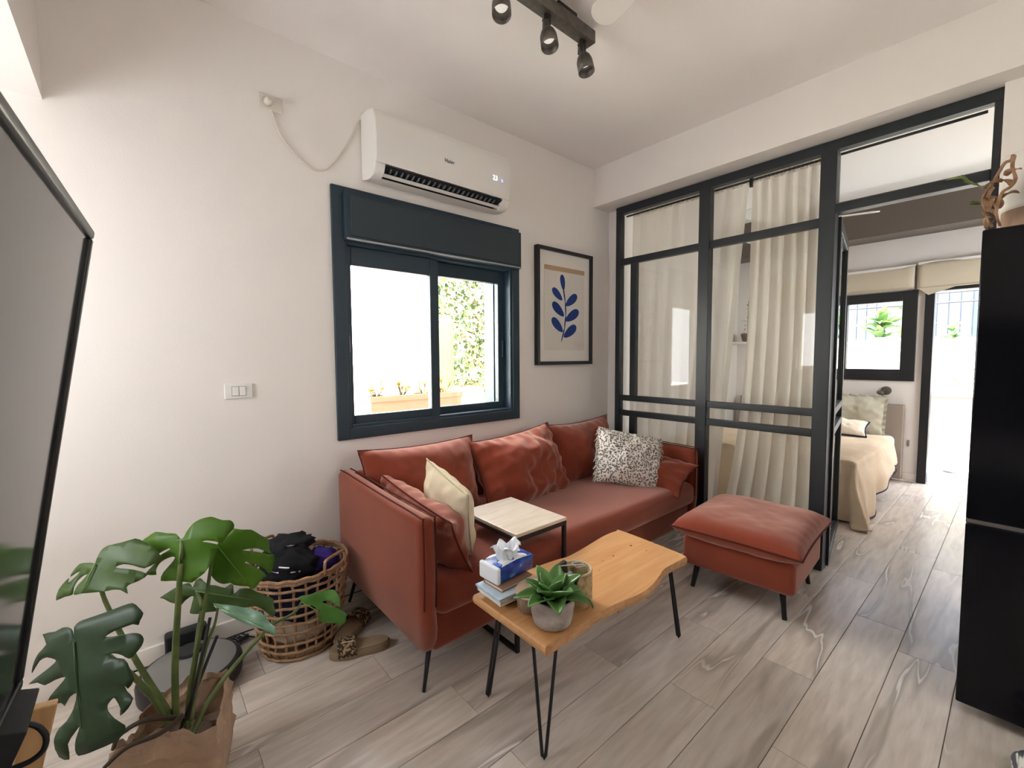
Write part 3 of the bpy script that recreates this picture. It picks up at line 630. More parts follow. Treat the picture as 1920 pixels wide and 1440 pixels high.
# ================================================================== laundry basket, clothes, sandals
bk = thing('laundry_basket', (.53, 2.12, 0), 'round open-weave wicker laundry basket against the wall', 'basket')
WICK = M('wicker', (.26, .145, .075), .75, .25, var=(30, (.42, .27, .16), .35, .7), bump=(140, .5))
bx, by, BH = .525, 2.125, .37
def brad(z): return .155+.055*(z/BH)**.8
def rough_ring(z, r, amp, n=44, ph=0): return [(bx+(brad(z)+r+random.uniform(-amp, amp))*math.cos(2*PI*i/n+ph), by+(brad(z)+r+random.uniform(-amp, amp))*math.sin(2*PI*i/n+ph), z+random.uniform(-amp, amp)*1.5) for i in range(n)]
for z in (.012, .05, .085, .14, .18, .22, .26, .30, .335):
    p = rough_ring(z, .004, .002); MB().tube(p+[p[0]], .0062, 6, cap=False).build('hoop', WICK, bk, smooth=True)
for z in (.365, .377):
    p = rough_ring(.365, .0, .0015, 60); p = [(q[0], q[1], z+.003*math.sin(i*1.9)) for i, q in enumerate(p)]; MB().tube(p+[p[0]], .0085, 6, cap=False).build('rim', WICK, bk, smooth=True)
for i in range(26):
    a = 2*PI*i/26; b = MB(); b.tube([(bx+(brad(z)-.003+.004*(j % 2))*math.cos(a+random.uniform(-.02, .02)), by+(brad(z)-.003+.004*(j % 2))*math.sin(a), z) for j, z in enumerate((.005, .05, .10, .16, .22, .28, .33, .37))], .0055, 6)
    b.build('stake', WICK, bk, smooth=True)
p = rough_ring(.03, -.002, .002)
MB().lathe([(.01, .006), (.150, .006), (.156, .02), (.158, .045), (.152, .045), (.146, .014), (.01, .012)], 30, Matrix.Translation((bx, by, 0))).build('bottom', WICK, bk, smooth=True)
for a in (-1.05, 2.1):
    t0 = Vector((-math.sin(a), math.cos(a), 0)); c = Vector((bx+brad(BH)*math.cos(a), by+brad(BH)*math.sin(a), .37)); ht = .062 if a < 0 else .075
    MB().tube(smooth_path([c-t0*.062, c-t0*.060+Vector((0, 0, ht*.75)), c-t0*.045+Vector((0, 0, ht)), c+t0*.045+Vector((0, 0, ht)), c+t0*.060+Vector((0, 0, ht*.75)), c+t0*.062], 5), .0065, 7).build('handle', WICK, bk, smooth=True)
def garment(label, mat, c, r, sc, seed, wr=.30, mark=None):
    b = MB()
    def f(u, v):
        a = 2*PI*u; th = PI*v; d = Vector((math.sin(th)*math.cos(a), math.sin(th)*math.sin(a), math.cos(th)))
        k = 1+wr*noise.noise(d*2.2+Vector((seed, 0, 0)))+wr*.5*noise.noise(d*5+Vector((0, seed, 0)))
        return Vector((c[0]+d.x*r*k*sc[0], c[1]+d.y*r*k*sc[1], c[2]+d.z*r*k*sc[2]))
    b.grid(f, 32, 18); o = b.build('garment', mat, None, smooth=True, weld=.0005); tag(o, label, 'clothes', 'clothes in the laundry basket')
    if mark:
        q = MB()
        for (u, v) in mark:
            q.tube([f(u+.012*i, v+.006*i)*1+Vector((0, 0, .002)) for i in range(6)], .0032, 4)
        q.build('printed_stripe', M('print_white', (.75, .75, .75), .7, .2), o)
    return o
garment('black crumpled top with white printed lettering in the basket', M('black_cotton', (.012, .012, .014), .9, .15, bump=(200, .3)), (.475, 2.09, .375), .115, (1.05, 1.0, .62), 3, mark=((.60, .36), (.72, .42), (.66, .30)))
garment('dark grey folded garment topmost in the basket', M('charcoal_cotton', (.020, .021, .023), .9, .15, bump=(200, .3)), (.505, 2.18, .44), .085, (1.2, .9, .5), 5, wr=.35, mark=((.70, .35),))
garment('deep violet garment tucked at the basket rim', M('violet_cotton', (.035, .020, .16), .85, .2, bump=(200, .3)), (.625, 2.10, .360), .070, (1, 1, .75), 9)
garment('navy garment filling the middle of the basket', M('navy_cotton', (.014, .016, .040), .9, .15), (.525, 2.125, .24), .150, (.98, .98, .85), 12, wr=.12)
garment('beige garment showing at the basket bottom', M('beige_cotton', (.46, .36, .27), .9, .15), (.525, 2.12, .082), .130, (.99, .99, .50), 15, wr=.12)
# sandals
SOLE = M('cork_sole', (.28, .20, .125), .85, .2, bump=(150, .3)); BED = M('footbed', (.35, .26, .17), .9, .1, var=(10, (.24, .17, .11), .4, .65))
def sandal(label, m):
    o = thing('sandal', m.to_translation(), label, 'sandal', 'sandals beside the basket')
    out = []
    for i in range(28):
        a = 2*PI*i/28; x = .128*math.cos(a); wd = .044+.010*sst(-.05, .1, x)-.006*math.exp(-((x+.01)/.03)**2); out.append((x, wd*math.copysign(abs(math.sin(a))**.75, math.sin(a))))
    MB().prism(out, 0, .034).build('sole', SOLE, o, bev=.006, m=m)
    MB().prism([(x*.95, y*.92) for x, y in out], .034, .039).build('footbed', BED, o, bev=.003, m=m)
    def f(u, v):
        a = PI*u; x = .012+.075*v; return m @ Vector((x+.006*math.sin(a), .051*math.cos(a)*(1+.05*v), .020+(.052-.006*v)*math.sin(a)**.8))
    MB().grid(f, 16, 6).build('strap', M('sandal_leopard', (.05, .035, .022), .85, .2, var=(90, (.38, .26, .15), .5, .56)), o, smooth=True, solid=.004)
    MB().tube([m @ Vector(p) for p in ((.03, -.025, .066), (.065, -.028, .061), (.07, .02, .066), (.028, .024, .071), (.03, -.025, .066))], .002, 5, cap=False).build('buckle', M('pale_metal', (.75, .66, .5), .35, .5, .8), o)
def on_floor(c, az): return Matrix.Translation(c) @ Matrix.Rotation(az, 4, 'Z')
sandal('tan leopard strap sandal lying flat on the planks', on_floor((.700, 1.862, .0005), math.radians(158)))
sandal('tan leopard strap sandal half tucked between the basket and its pair', on_floor((.72, 2.02, .0035), math.radians(40+0)) @ Matrix.Rotation(math.radians(0), 4, 'Y'))

# ================================================================== robot vacuum with dock, cable
rv = thing('robot_vacuum', (.11, 2.13, 0), 'round robot vacuum with grey top parked at its dock', 'robot vacuum')
mR = Matrix.Translation((.115, 2.105, .0))
MB().lathe([(.08, .008), (.160, .012), (.172, .022), (.174, .07), (.168, .086), (.150, .092)], 48, mR).build('body', BLACKP, rv, smooth=False, bev=.003)
MB().lathe([(.152, .0925), (.150, .0935), (.001, .0945)], 48, mR, close=False).build('top_cover', M('robot_grey', (.19, .185, .18), .28, .5), rv, smooth=True)
MB().lathe([(.048, .0945), (.045, .108), (.01, .110)], 32, mR @ Matrix.Translation((.0, .085, 0))).build('sensor_turret', BLACKP, rv, bev=.002)
box('charging_dock', BLACKP, None, .04, .19, 2.30, 2.352, 0.0005, .13, bev=.012, seg=3)
tag(bpy.data.objects['charging_dock'], 'black charging dock standing at the baseboard', 'dock')
cb = []
for i in range(64):
    a = i*.42; cb.append((.30+.035*math.cos(a)+.01*math.sin(i*1.3), 2.285+.022*math.sin(a)+.008*math.cos(i*.9), .005+.006*(i % 9)/2))
MB().tube(smooth_path([(.19, 2.325, .02), (.23, 2.31, .006)]+cb[::2]+[(.37, 2.27, .006), (.40, 2.30, .012), (.375, 2.335, .07), (.36, 2.35, .10)], 3), .003, 6).build('power_cable', BLACKP, None, smooth=True)
tag(bpy.data.objects['power_cable'], 'black cable coiled on the floor by the charging dock', 'cable')

# ================================================================== monstera in a paper bag
KRAFT = M('kraft_paper', (.40, .27, .18), .85, .2, var=(7, (.50, .36, .26), .35, .7), bump=(40, .5))
bag = thing('paper_bag', (.05, 1.6, 0), 'crumpled brown kraft paper bag around the monstera roots', 'bag')
foot = [Vector(p) for p in ((.195, 1.715, 0), (-.03, 1.745, 0), (-.105, 1.535, 0), (.13, 1.49, 0))]
bc = sum(foot, Vector())/4
def bagpt(u, v, ins=0):
    k = u*4; i = int(k) % 4; f = k-int(k); p = foot[i]*(1-f)+foot[(i+1) % 4]*f; d = (p-bc)
    q = bc+d*(1-ins+.05*math.sin(v*PI)*(1+.6*noise.noise(Vector((u*9, v*3, 1))))-.04*v)
    q += d.normalized()*(.022*noise.noise(Vector((u*14, v*6, 4))))*sst(0, .2, v)
    return Vector((q.x, q.y, .002+v*(.235+.03*math.sin(u*4*PI+.6)+.030*noise.noise(Vector((u*22, 0, 7))))))
b = MB(); b.grid(lambda u, v: bagpt(u, v), 64, 12); b.build('bag_wall', KRAFT, bag, smooth=False, weld=.0005, solid=.0012)
MB().prism([(p.x, p.y) for p in foot], .0012, .004).build('bag_bottom', KRAFT, bag)
mon = thing('monstera', (bc.x, bc.y, .006), 'tall monstera with big split leaves in a paper bag', 'plant')
MB().lathe([(.08, .006), (.105, .03), (.11, .10), (.09, .135), (.01, .145)], 20, Matrix.Translation((bc.x, bc.y, 0))).build('root_ball', M('root_soil', (.10, .07, .05), .95, .1, bump=(40, 1)), mon)
STEM = M('stem_green', (.085, .13, .035), .5, .35, var=(18, (.17, .20, .06), .4, .7)); STEMD = M('stem_dark', (.05, .065, .03), .55, .3)
ROOT = M('aerial_root', (.075, .055, .04), .8, .2)
LMID = leaf_mat('monstera_leaf', (.035, .12, .012), (.075, .20, .018), .38, .42)
LDRK = leaf_mat('monstera_leaf_dark', (.010, .032, .007), (.03, .07, .015), .5, .12)
LPAL = leaf_mat('monstera_leaf_pale', (.17, .30, .20), (.20, .34, .16), .3, .25)
VEIN = M('leaf_vein', (.16, .28, .06), .5, .3)
CAMN = -FW
r0 = Vector((bc.x-.01, bc.y, .12))
D = 1.30
def dp(x, y, d=D): return deep(x, y, d)
def outline_leaf(mat, crop, pts, base, ax_px, depth, nrm, stem, curl=.16, sr=.009, wave=.006, seed=0, vein=None):
    """a leaf cut to an outline (crop = origin and scale of the pixel list), standing in its own tilted, curled sheet"""
    ox, oy, k = crop; B0 = dp(base[0], base[1], depth); nrm = Vector(nrm).normalized()
    def on(x, y):
        d = ray(x, y); return EYE+d*((B0-EYE).dot(nrm)/d.dot(nrm))
    tip = on(*ax_px); ax = (tip-B0); L_ = ax.length; ax.normalize(); lat = nrm.cross(ax).normalized()
    P = [on(ox+x*k, oy+y*k)-B0 for x, y in pts]; P = [(p.dot(lat), p.dot(ax)) for p in P]
    n_ = len(P); Q = []
    for i in range(n_):
        p0, p1, p2, p3 = (P[(i+j-1) % n_] for j in range(4))
        for t in (0, .5):
            Q.append(tuple(.5*((2*p1[c])+(p2[c]-p0[c])*t*.8+(2*p0[c]-5*p1[c]+4*p2[c]-p3[c])*t*t*.8+(3*p1[c]-p0[c]-3*p2[c]+p3[c])*t**3*.8)+(.1*(2*(p1[c]*(1-t)+p2[c]*t)-2*p1[c]) if t else 0) for c in (0, 1)))
    bm = bmesh.new(); vs_ = [bm.verts.new((q[0], q[1], 0)) for q in Q]; bm.faces.new(vs_)
    xs = [q[0] for q in Q]; ys = [q[1] for q in Q]
    for c, lo, hi in ((0, min(xs), max(xs)), (1, min(ys), max(ys))):
        for i in range(1, 12):
            v = lo+(hi-lo)*i/12; co = (v, 0, 0) if c == 0 else (0, v, 0); no = (1, 0, 0) if c == 0 else (0, 1, 0)
            bmesh.ops.bisect_plane(bm, geom=bm.verts[:]+bm.edges[:]+bm.faces[:], plane_co=co, plane_no=no)
    bmesh.ops.triangulate(bm, faces=bm.faces[:])
    W_ = max(abs(min(xs)), abs(max(xs)))
    for v in bm.verts:
        x, y = v.co.x, v.co.y; z = -curl*(abs(x)/W_)**1.7*W_-curl*.6*max(0, y/L_)**2*L_+wave*math.sin(y*60+seed)*min(1, abs(x)/W_*2)+.004*(1-min(1, abs(x)/.012))
        v.co = B0+lat*x+ax*y+nrm*z
    me = bpy.data.meshes.new('leaf'); bm.to_mesh(me); bm.free(); me.materials.append(mat); me.polygons.foreach_set('use_smooth', [True]*len(me.polygons))
    o = bpy.data.objects.new('leaf', me); COL.objects.link(o); put(o, mon); md = o.modifiers.new('s', 'SOLIDIFY'); md.thickness = .0016; md.offset = 0
    MB().tube([B0+ax*(L_*t)+nrm*(.006-curl*.6*t*t*L_) for t in (0, .3, .6, .85)], .0024, 5, .0008).build('midrib', vein or VEIN, o, smooth=True)
    MB().tube(smooth_path([dp(*p) for p in stem]+[B0], 6), sr, 8, sr*.55).build('petiole', STEM, mon, smooth=True)
LLIM = leaf_mat('monstera_leaf_backlit', (.085, .20, .012), (.13, .27, .016), .42, .45)  # leaf copy with the backlight put into its lime colour
LOLV = leaf_mat('monstera_leaf_olive', (.060, .115, .022), (.085, .15, .03), .45, .3)
C1, C2, C3, C4, C5 = (80, 950, 1/6), (280, 950, .125), (280, 1060, .125), (20, 1120, .2222), (500, 1090, 1/12)
LC = [(600, 640), (615, 590), (660, 500), (740, 440), (880, 400), (1010, 352), (1085, 385), (1180, 450), (1240, 530), (1215, 620), (1095, 690), (1000, 660), (900, 645), (805, 680), (870, 695), (980, 705), (1110, 755), (1000, 830), (910, 870), (875, 905), (890, 980), (820, 935), (740, 935), (660, 955), (420, 978), (325, 993), (335, 950), (380, 880), (440, 820), (500, 760), (440, 775), (370, 830), (330, 900), (305, 990), (200, 1015), (60, 1055), (100, 990), (180, 880), (245, 800), (250, 860), (320, 800), (395, 725), (330, 745), (265, 785), (270, 750), (320, 690), (400, 640), (480, 632), (550, 632)]
LB = [(1560, 365), (1500, 305), (1400, 300), (1240, 285), (1150, 340), (1085, 385), (1130, 470), (1225, 548), (1330, 505), (1420, 468), (1424, 482), (1330, 530), (1225, 578), (1215, 640), (1112, 750), (1130, 775), (1250, 772), (1235, 720), (1265, 650), (1340, 600), (1440, 565), (1480, 575), (1430, 640), (1340, 740), (1300, 840), (1430, 838), (1530, 845), (1642, 862), (1710, 814), (1792, 756), (1850, 672), (1902, 522), (1938, 460), (1920, 425), (1845, 405), (1789, 392), (1838, 381), (1920, 392), (1978, 414), (2040, 338), (2111, 240), (2100, 188), (2062, 154), (1988, 154), (1920, 131), (1860, 113), (1755, 142), (1680, 195), (1620, 285), (1598, 338)]
LA = [(1035, 550), (1120, 440), (1218, 325), (1300, 335), (1400, 345), (1500, 345), (1560, 380), (1640, 440), (1720, 480), (1755, 530), (1770, 640), (1800, 712), (1700, 668), (1600, 633), (1500, 633), (1380, 655), (1500, 672), (1620, 684), (1760, 722), (1830, 725), (1828, 820), (1790, 960), (1745, 1020), (1690, 945), (1600, 880), (1440, 828), (1430, 845), (1540, 895), (1640, 960), (1715, 1060), (1660, 1090), (1600, 1170), (1550, 1235), (1500, 1240), (1450, 1205), (1350, 1200), (1250, 1180), (1200, 1150), (1100, 1165), (1000, 1140), (920, 1085), (890, 1020), (905, 880), (930, 740), (985, 620)]
LD = [(130, 490), (250, 420), (430, 320), (520, 280), (600, 265), (650, 330), (680, 230), (740, 195), (800, 240), (900, 290), (1000, 300), (1120, 340), (1180, 290), (1230, 300), (1260, 430), (1350, 350), (1500, 350), (1540, 380), (1700, 460), (1820, 510), (1830, 600), (1850, 700), (1830, 780), (1750, 740), (1700, 700), (1560, 620), (1430, 640), (1250, 610), (1000, 580), (960, 610), (1000, 690), (900, 700), (800, 715), (700, 735), (570, 730), (590, 650), (620, 560), (655, 465), (600, 475), (520, 540), (470, 600), (430, 580), (300, 550), (180, 500)]
LE = [(960, 570), (1100, 590), (1300, 610), (1450, 640), (1560, 660), (1680, 710), (1740, 790), (1800, 880), (1860, 940), (1860, 1030), (1790, 1020), (1720, 970), (1600, 930), (1450, 880), (1330, 820), (1220, 770), (1120, 710), (1040, 640)]
LF = [(740, 340), (900, 310), (1050, 270), (1200, 235), (1330, 205), (1450, 195), (1540, 260), (1600, 350), (1630, 450), (1620, 560), (1590, 590), (1540, 540), (1450, 480), (1330, 440), (1220, 470), (1300, 502), (1450, 560), (1600, 630), (1700, 690), (1740, 760), (1740, 860), (1730, 940), (1650, 1000), (1580, 1045), (1550, 980), (1480, 950), (1350, 940), (1200, 935), (1150, 850), (1150, 740), (1200, 660), (1100, 590), (1000, 540), (880, 490), (800, 470)]
LG = [(545, 340), (550, 250), (580, 205), (640, 180), (780, 130), (900, 80), (970, 60), (1020, 90), (1075, 145), (1050, 210), (1035, 245), (1000, 235), (920, 265), (850, 295), (790, 335), (850, 335), (980, 315), (1030, 330), (1050, 375), (1040, 430), (1000, 500), (965, 530), (900, 500), (830, 485), (780, 500), (850, 520), (920, 530), (960, 570), (975, 640), (975, 720), (920, 800), (895, 750), (910, 820), (965, 880), (940, 960), (880, 1020), (880, 960), (840, 900), (810, 870), (770, 930), (780, 980), (830, 1040), (890, 1120), (850, 1210), (780, 1270), (640, 1330), (490, 1380), (470, 1320), (500, 1220), (550, 1100), (500, 1160), (420, 1270), (390, 1420), (300, 1400), (320, 1220), (360, 1130), (430, 1060), (500, 950), (550, 810), (480, 850), (420, 930), (400, 900), (275, 920), (330, 830), (400, 750), (455, 675), (350, 705), (250, 755), (160, 742), (58, 764), (150, 695), (250, 630), (355, 555), (365, 528), (300, 508), (220, 545), (110, 660), (140, 600), (220, 480), (290, 400), (215, 325), (350, 295), (420, 260), (480, 255), (525, 280), (540, 335)]
outline_leaf(LOLV, C1, LC, (182, 1058), (150, 1118), 1.24, CAMN+UP*.5-RT*.1, [(325, 1350, 1.29), (300, 1310, 1.28), (262, 1250, 1.27), (222, 1180, 1.27), (208, 1150, 1.27), (192, 1112, 1.27)], seed=3)
outline_leaf(LLIM, C1, LB, (342, 1014), (335, 1092), 1.30, CAMN+UP*.3, [(330, 1350, 1.29), (328, 1250, 1.29), (333, 1150, 1.28), (338, 1070, 1.275)], seed=2, sr=.0105)
outline_leaf(LLIM, C2, LA, (408, 1022), (468, 1100), 1.37, CAMN+UP*.3+RT*.15, [(350, 1350, 1.30), (362, 1270, 1.31), (376, 1180, 1.33), (389, 1105, 1.34), (397, 1055, 1.345), (403, 1034, 1.35)], seed=1, sr=.007)
outline_leaf(LOLV, C3, LD, (368, 1108), (490, 1128), 1.42, CAMN+UP*.35, [(352, 1365, 1.30), (356, 1300, 1.31), (368, 1220, 1.34), (374, 1170, 1.37), (378, 1135, 1.38)], seed=5, curl=.10)
outline_leaf(LPAL, C3, LE, (409, 1137), (508, 1182), 1.33, CAMN+UP*.8-RT*.1, [(358, 1350, 1.29), (368, 1290, 1.30), (386, 1215, 1.32), (402, 1172, 1.33)], seed=6, sr=.006, curl=.10)
outline_leaf(leaf_mat('monstera_leaf_light', (.085, .23, .035), (.13, .30, .05), .38, .35), C5, LF, (566, 1128), (636, 1168), 1.62, CAMN+UP*.4, [(358, 1385, 1.28), (385, 1325, 1.33), (430, 1260, 1.42), (478, 1205, 1.52), (510, 1172, 1.58), (550, 1150, 1.61)], seed=7, sr=.008)
outline_leaf(LDRK, C4, LG, (143, 1203), (150, 1400), 1.14, CAMN+UP*.3-RT*.1, [(318, 1360, 1.27), (296, 1322, 1.26), (265, 1284, 1.23), (236, 1256, 1.21), (190, 1220, 1.19), (160, 1206, 1.17)], seed=8, curl=.12, vein=M('vein_dark', (.03, .06, .018), .5, .3))
for i, pts in enumerate(([(345, 1340, 1.24), (300, 1375, 1.2), (240, 1400, 1.17), (195, 1440, 1.15)], [(330, 1345, 1.25), (272, 1350, 1.22), (225, 1378, 1.2), (212, 1405, 1.2)])):
    MB().tube(smooth_path([dp(*p) for p in pts], 5), .0075, 7, .005).build('aerial_root', ROOT, mon, smooth=True)
for i, (p, q) in enumerate((((394, 1158), (352, 1350)), ((407, 1192), (310, 1440)))):
    o = MB().tube([dp(*p, 1.33-.0*i), dp(*q, 1.27)], .0045, 6).build('plant_stake', BLACKP, mon, smooth=True)

# ================================================================== television, bench, board, cable
e_ = ray(333, 669).normalized(); rT, rB = ray(170, 432), ray(33, 1290); kk = rT.dot(e_)/rB.dot(e_); Lr = (rT-rB*kk).length; sc = .80/Lr
T_, B_ = EYE+rT*sc, EYE+rB*kk*sc; v_ = (T_-B_).normalized(); nv = e_.cross(v_)
mT = Matrix(((e_.x, v_.x, nv.x, B_.x), (e_.y, v_.y, nv.y, B_.y), (e_.z, v_.z, nv.z, B_.z), (0, 0, 0, 1)))    # local x along the edge, y up the screen, z out of the screen
tv = thing('television', B_, 'large flat television tilted forward on the wall', 'television')
TW = 1.30; bw = .016
b = MB(); b.box(-TW, 0, 0, bw, -.03, .006).box(-TW, 0, .80-bw, .80, -.03, .006).box(-bw, 0, bw, .80-bw, -.03, .006).box(-TW, -TW+bw, bw, .80-bw, -.03, .006)
b.build('bezel', M('tv_bezel', (.02, .02, .022), .35, .5, .3), tv, bev=.004, m=mT)
MB().box(-TW+bw, -bw, bw, .80-bw, -.028, .0).build('screen', M('tv_screen', (.018, .018, .018), .10, .55), tv, m=mT)
MB().box(-TW+.2, -.2, .15, .65, -.058, -.031).build('back_cover', BLACKP, tv, m=mT)
bench = thing('tv_bench', (-.15, .4, 0), 'low black bench under the television', 'bench')
box('body', BLACKP, bench, -.236, -.085, -.5, 1.12, .04, .44, bev=.004)
for yy in (-.45, 1.05): box('leg', BLACK, bench, -.22, -.10, yy, yy+.03, .001, .04)
wb = [at(108, 1320, 1, 1.19), at(80, 1440, 1, 1.19), at(20, 1445, 1, 1.19), at(52, 1334, 1, 1.19)]
q = MB(); dn = (wb[1]-wb[0]).normalized(); low0 = wb[1]+dn*(.045); low1 = wb[2]+dn*.045
pts4 = [wb[0], low0, low1, wb[3]]; vsx = [p+Vector((0, d, 0)) for d in (0, .022) for p in pts4]
q.add(vsx, [(0, 1, 2, 3), (7, 6, 5, 4), (0, 4, 5, 1), (1, 5, 6, 2), (2, 6, 7, 3), (3, 7, 4, 0)])
tag(q.build('wooden_board', wood('honey_wood', (.42, .23, .09), (.55, .33, .15), 4, (8, 8, 1), .5), None, bev=.003), 'honey coloured wooden board standing below the television', 'board')
MB().tube(smooth_path([at(x, y, 1, 1.0) for x, y in ((15, 1372), (40, 1358), (70, 1362), (86, 1380), (82, 1405), (60, 1425), (25, 1440), (-10, 1448))], 5), .0042, 7).build('tv_cable', BLACKP, None, smooth=True)
tag(bpy.data.objects['tv_cable'], 'thick black cable looping below the television', 'cable')
b = MB(); c0 = [at(x, y, 1, 1.07) for x, y in ((0, 1300), (33, 1292), (76, 1288), (52, 1340), (20, 1440), (-20, 1440))]
vs2 = [p+Vector((0, d, 0)) for d in (-.12, .0) for p in c0]; nn = len(c0)
b.add(vs2, [tuple(range(nn)), tuple(range(2*nn-1, nn-1, -1))]+[(i, nn+i, nn+(i+1) % nn, (i+1) % nn) for i in range(nn)])
tag(b.build('wall_bracket', M('bracket_black', (.016, .016, .018), .6, .3), None, bev=.003), 'black swivel bracket under the television corner', 'bracket')

# ================================================================== air conditioner, cord, socket, switch
AX0, AX1 = .97, 1.862
ac = thing('air_conditioner', (1.41, WY, 2.25), 'white wall-mounted split air conditioner above the blue window', 'air conditioner')
prof = [(WY-.002, 2.258), (WY-.002, 2.595), (2.265, 2.592), (2.205, 2.572), (2.178, 2.52), (2.170, 2.42), (2.173, 2.335), (2.184, 2.298)]
low = [(2.262, 2.238), (2.30, 2.240)]
def extr(pr, x0, x1):
    n_ = len(pr); return MB().add([(x0, y, z) for y, z in pr]+[(x1, y, z) for y, z in pr], [tuple(range(n_)), tuple(range(2*n_-1, n_-1, -1))]+[(i, n_+i, n_+(i+1) % n_, (i+1) % n_) for i in range(n_)])
ACW = M('ac_white', (.80, .775, .73), .4, .35)
extr(prof+[(2.225, 2.325), (2.29, 2.29)], AX0, AX1).build('body', ACW, ac, bev=.006, seg=2)
for x0, x1 in ((AX0, AX0+.055), (AX1-.055, AX1)): extr([(2.184, 2.298), (2.20, 2.262), (2.225, 2.243)]+low+[(WY-.002, 2.258), (2.29, 2.30), (2.225, 2.335)], x0, x1).build('side_cap', ACW, ac, bev=.004)
extr([(2.236, 2.2415), (2.262, 2.238), (2.30, 2.240), (WY-.002, 2.258), (2.30, 2.262)], AX0+.055, AX1-.055).build('bottom_lip', ACW, ac, bev=.002)
extr([(2.190, 2.290), (2.205, 2.300), (2.290, 2.272), (2.285, 2.262)], AX0+.056, AX1-.056).build('recess', M('ac_dark', (.02, .021, .023), .6, .3), ac)
extr([(2.218, 2.262), (2.222, 2.266), (2.242, 2.257), (2.239, 2.252)], AX0+.05, AX1-.05).build('louver', ACW, ac, bev=.001)
for i in range(22):
    x = AX0+.09+i*.033; extr([(2.196, 2.286), (2.226, 2.284), (2.236, 2.270), (2.212, 2.272)], x, x+.006).build('fin', M('ac_fin', (.17, .17, .175), .5, .4), ac)
def text(s, size, mat, par, loc, rot, name='lettering', ext=.0004):
    c = bpy.data.curves.new(name, 'FONT'); c.body = s; c.size = size; c.extrude = ext; c.align_x = 'CENTER'; c.align_y = 'CENTER'; c.materials.append(mat)
    o = bpy.data.objects.new(name, c); COL.objects.link(o); o.location = loc; o.rotation_euler = rot
    dg = bpy.context.evaluated_depsgraph_get(); me = bpy.data.meshes.new_from_object(o.evaluated_get(dg)); bpy.data.objects.remove(o)
    o = bpy.data.objects.new(name, me); COL.objects.link(o); o.location = loc; o.rotation_euler = rot; put(o, par); return o
text('Haier', .030, M('ink', (.02, .02, .025), .5, .4), ac, (1.405, 2.1685, 2.412), (PI/2, 0, 0), 'brand_lettering')
text('23', .042, M('led_blue', (.3, .35, .6), .5, .2, emit=((.80, .85, 1), .28)), ac, (1.735, 2.1685, 2.405), (PI/2, 0, 0), 'display_digits')
MB().lathe([(.009, 0), (.009, .0008)], 16, Matrix.Translation((1.79, 2.1695, 2.402)) @ Matrix.Rotation(PI/2, 4, 'X')).build('display_icon', M('led_icon', (.3, .35, .9), .5, .2, emit=((.25, .30, .95), .25)), ac)
cord = smooth_path([at(x, y, 1, WY-.006) for x, y in ((507, 200), (512, 215), (520, 240), (533, 264), (560, 295), (580, 312), (594, 320), (610, 318), (630, 300), (648, 275), (660, 255), (667, 240), (675, 226), (690, 222))], 4)
tag(MB().tube(cord, .0042, 7).build('electric_flex', M('cord_cream', (.70, .65, .56), .5, .3), None, smooth=True), 'cream power cord hanging between wall socket and air conditioner', 'cord')
so = thing('wall_socket', (.535, WY, 2.5), 'cream double wall socket high up with a plug in it', 'socket')
CRM = M('socket_cream', (.70, .655, .57), .4, .4)
box('plate', CRM, so, .486, .588, WY-.010, WY-.0005, 2.466, 2.536, bev=.004)
MB().lathe([(.024, 0), (.021, .002)], 20, Matrix.Translation((.518, WY-.0105, 2.502)) @ Matrix.Rotation(PI/2, 4, 'X')).build('outlet', M('socket_inner', (.62, .57, .49), .4, .4), so)
MB().lathe([(.018, 0), (.017, .025), (.010, .034), (.004, .036)], 16, Matrix.Translation((.522, WY-.0125, 2.497)) @ Matrix.Rotation(PI/2, 4, 'X')).build('plug', CRM, so, smooth=True)
sw = thing('light_switch', (.355, WY, 1.15), 'white rocker light switch on the bare wall', 'switch')
box('plate', WHITEP, sw, .300, .413, WY-.010, WY-.0005, 1.116, 1.187, bev=.004)
box('surround', M('switch_gap', (.30, .29, .28), .6, .3), sw, .328, .385, WY-.0115, WY-.0095, 1.129, 1.174, bev=.001)
for x in (.330, .358): box('rocker', WHITEP, sw, x, x+.025, WY-.0165, WY-.011, 1.131, 1.172, bev=.0015)

# ================================================================== framed print
pic = thing('framed_print', (2.56, WY, 1.24), 'black framed print of blue leaf shapes on cream paper', 'picture')
px0, px1, pz0, pz1 = 2.250, 2.880, 1.240, 2.120
b = MB(); t = .026; y0, y1 = WY-.040, WY-.001
b.box(px0, px0+t, y0, y1, pz0, pz1).box(px1-t, px1, y0, y1, pz0, pz1).box(px0+t, px1-t, y0, y1, pz0, pz0+t).box(px0+t, px1-t, y0, y1, pz1-t, pz1)
b.build('frame', M('frame_black', (.010, .010, .011), .4, .4), pic, bev=.002)
b = MB(); b.grid(lambda u, v: Vector((px0+t+(px1-px0-2*t)*u, y0+.006+.01*v, pz1-t*.9+.035*math.sin(PI*u)*0+.0*v)), 8, 1)
box('mount', M('mount_white', (.78, .74, .69), .8, .2), pic, px0+t, px1-t, WY-.020, WY-.012, pz0+t, pz1-t)
box('paper', M('print_paper', (.70, .665, .61), .8, .2, var=(6, (.64, .60, .54), .5, .8)), pic, 2.335, 2.790, WY-.0225, WY-.0202, 1.352, 1.985)
box('tape', M('tan_tape', (.45, .31, .19), .7, .2), pic, 2.335, 2.790, WY-.0240, WY-.0226, 1.955, 1.990)
BLUEI = M('print_blue', (.022, .050, .22), .7, .2)
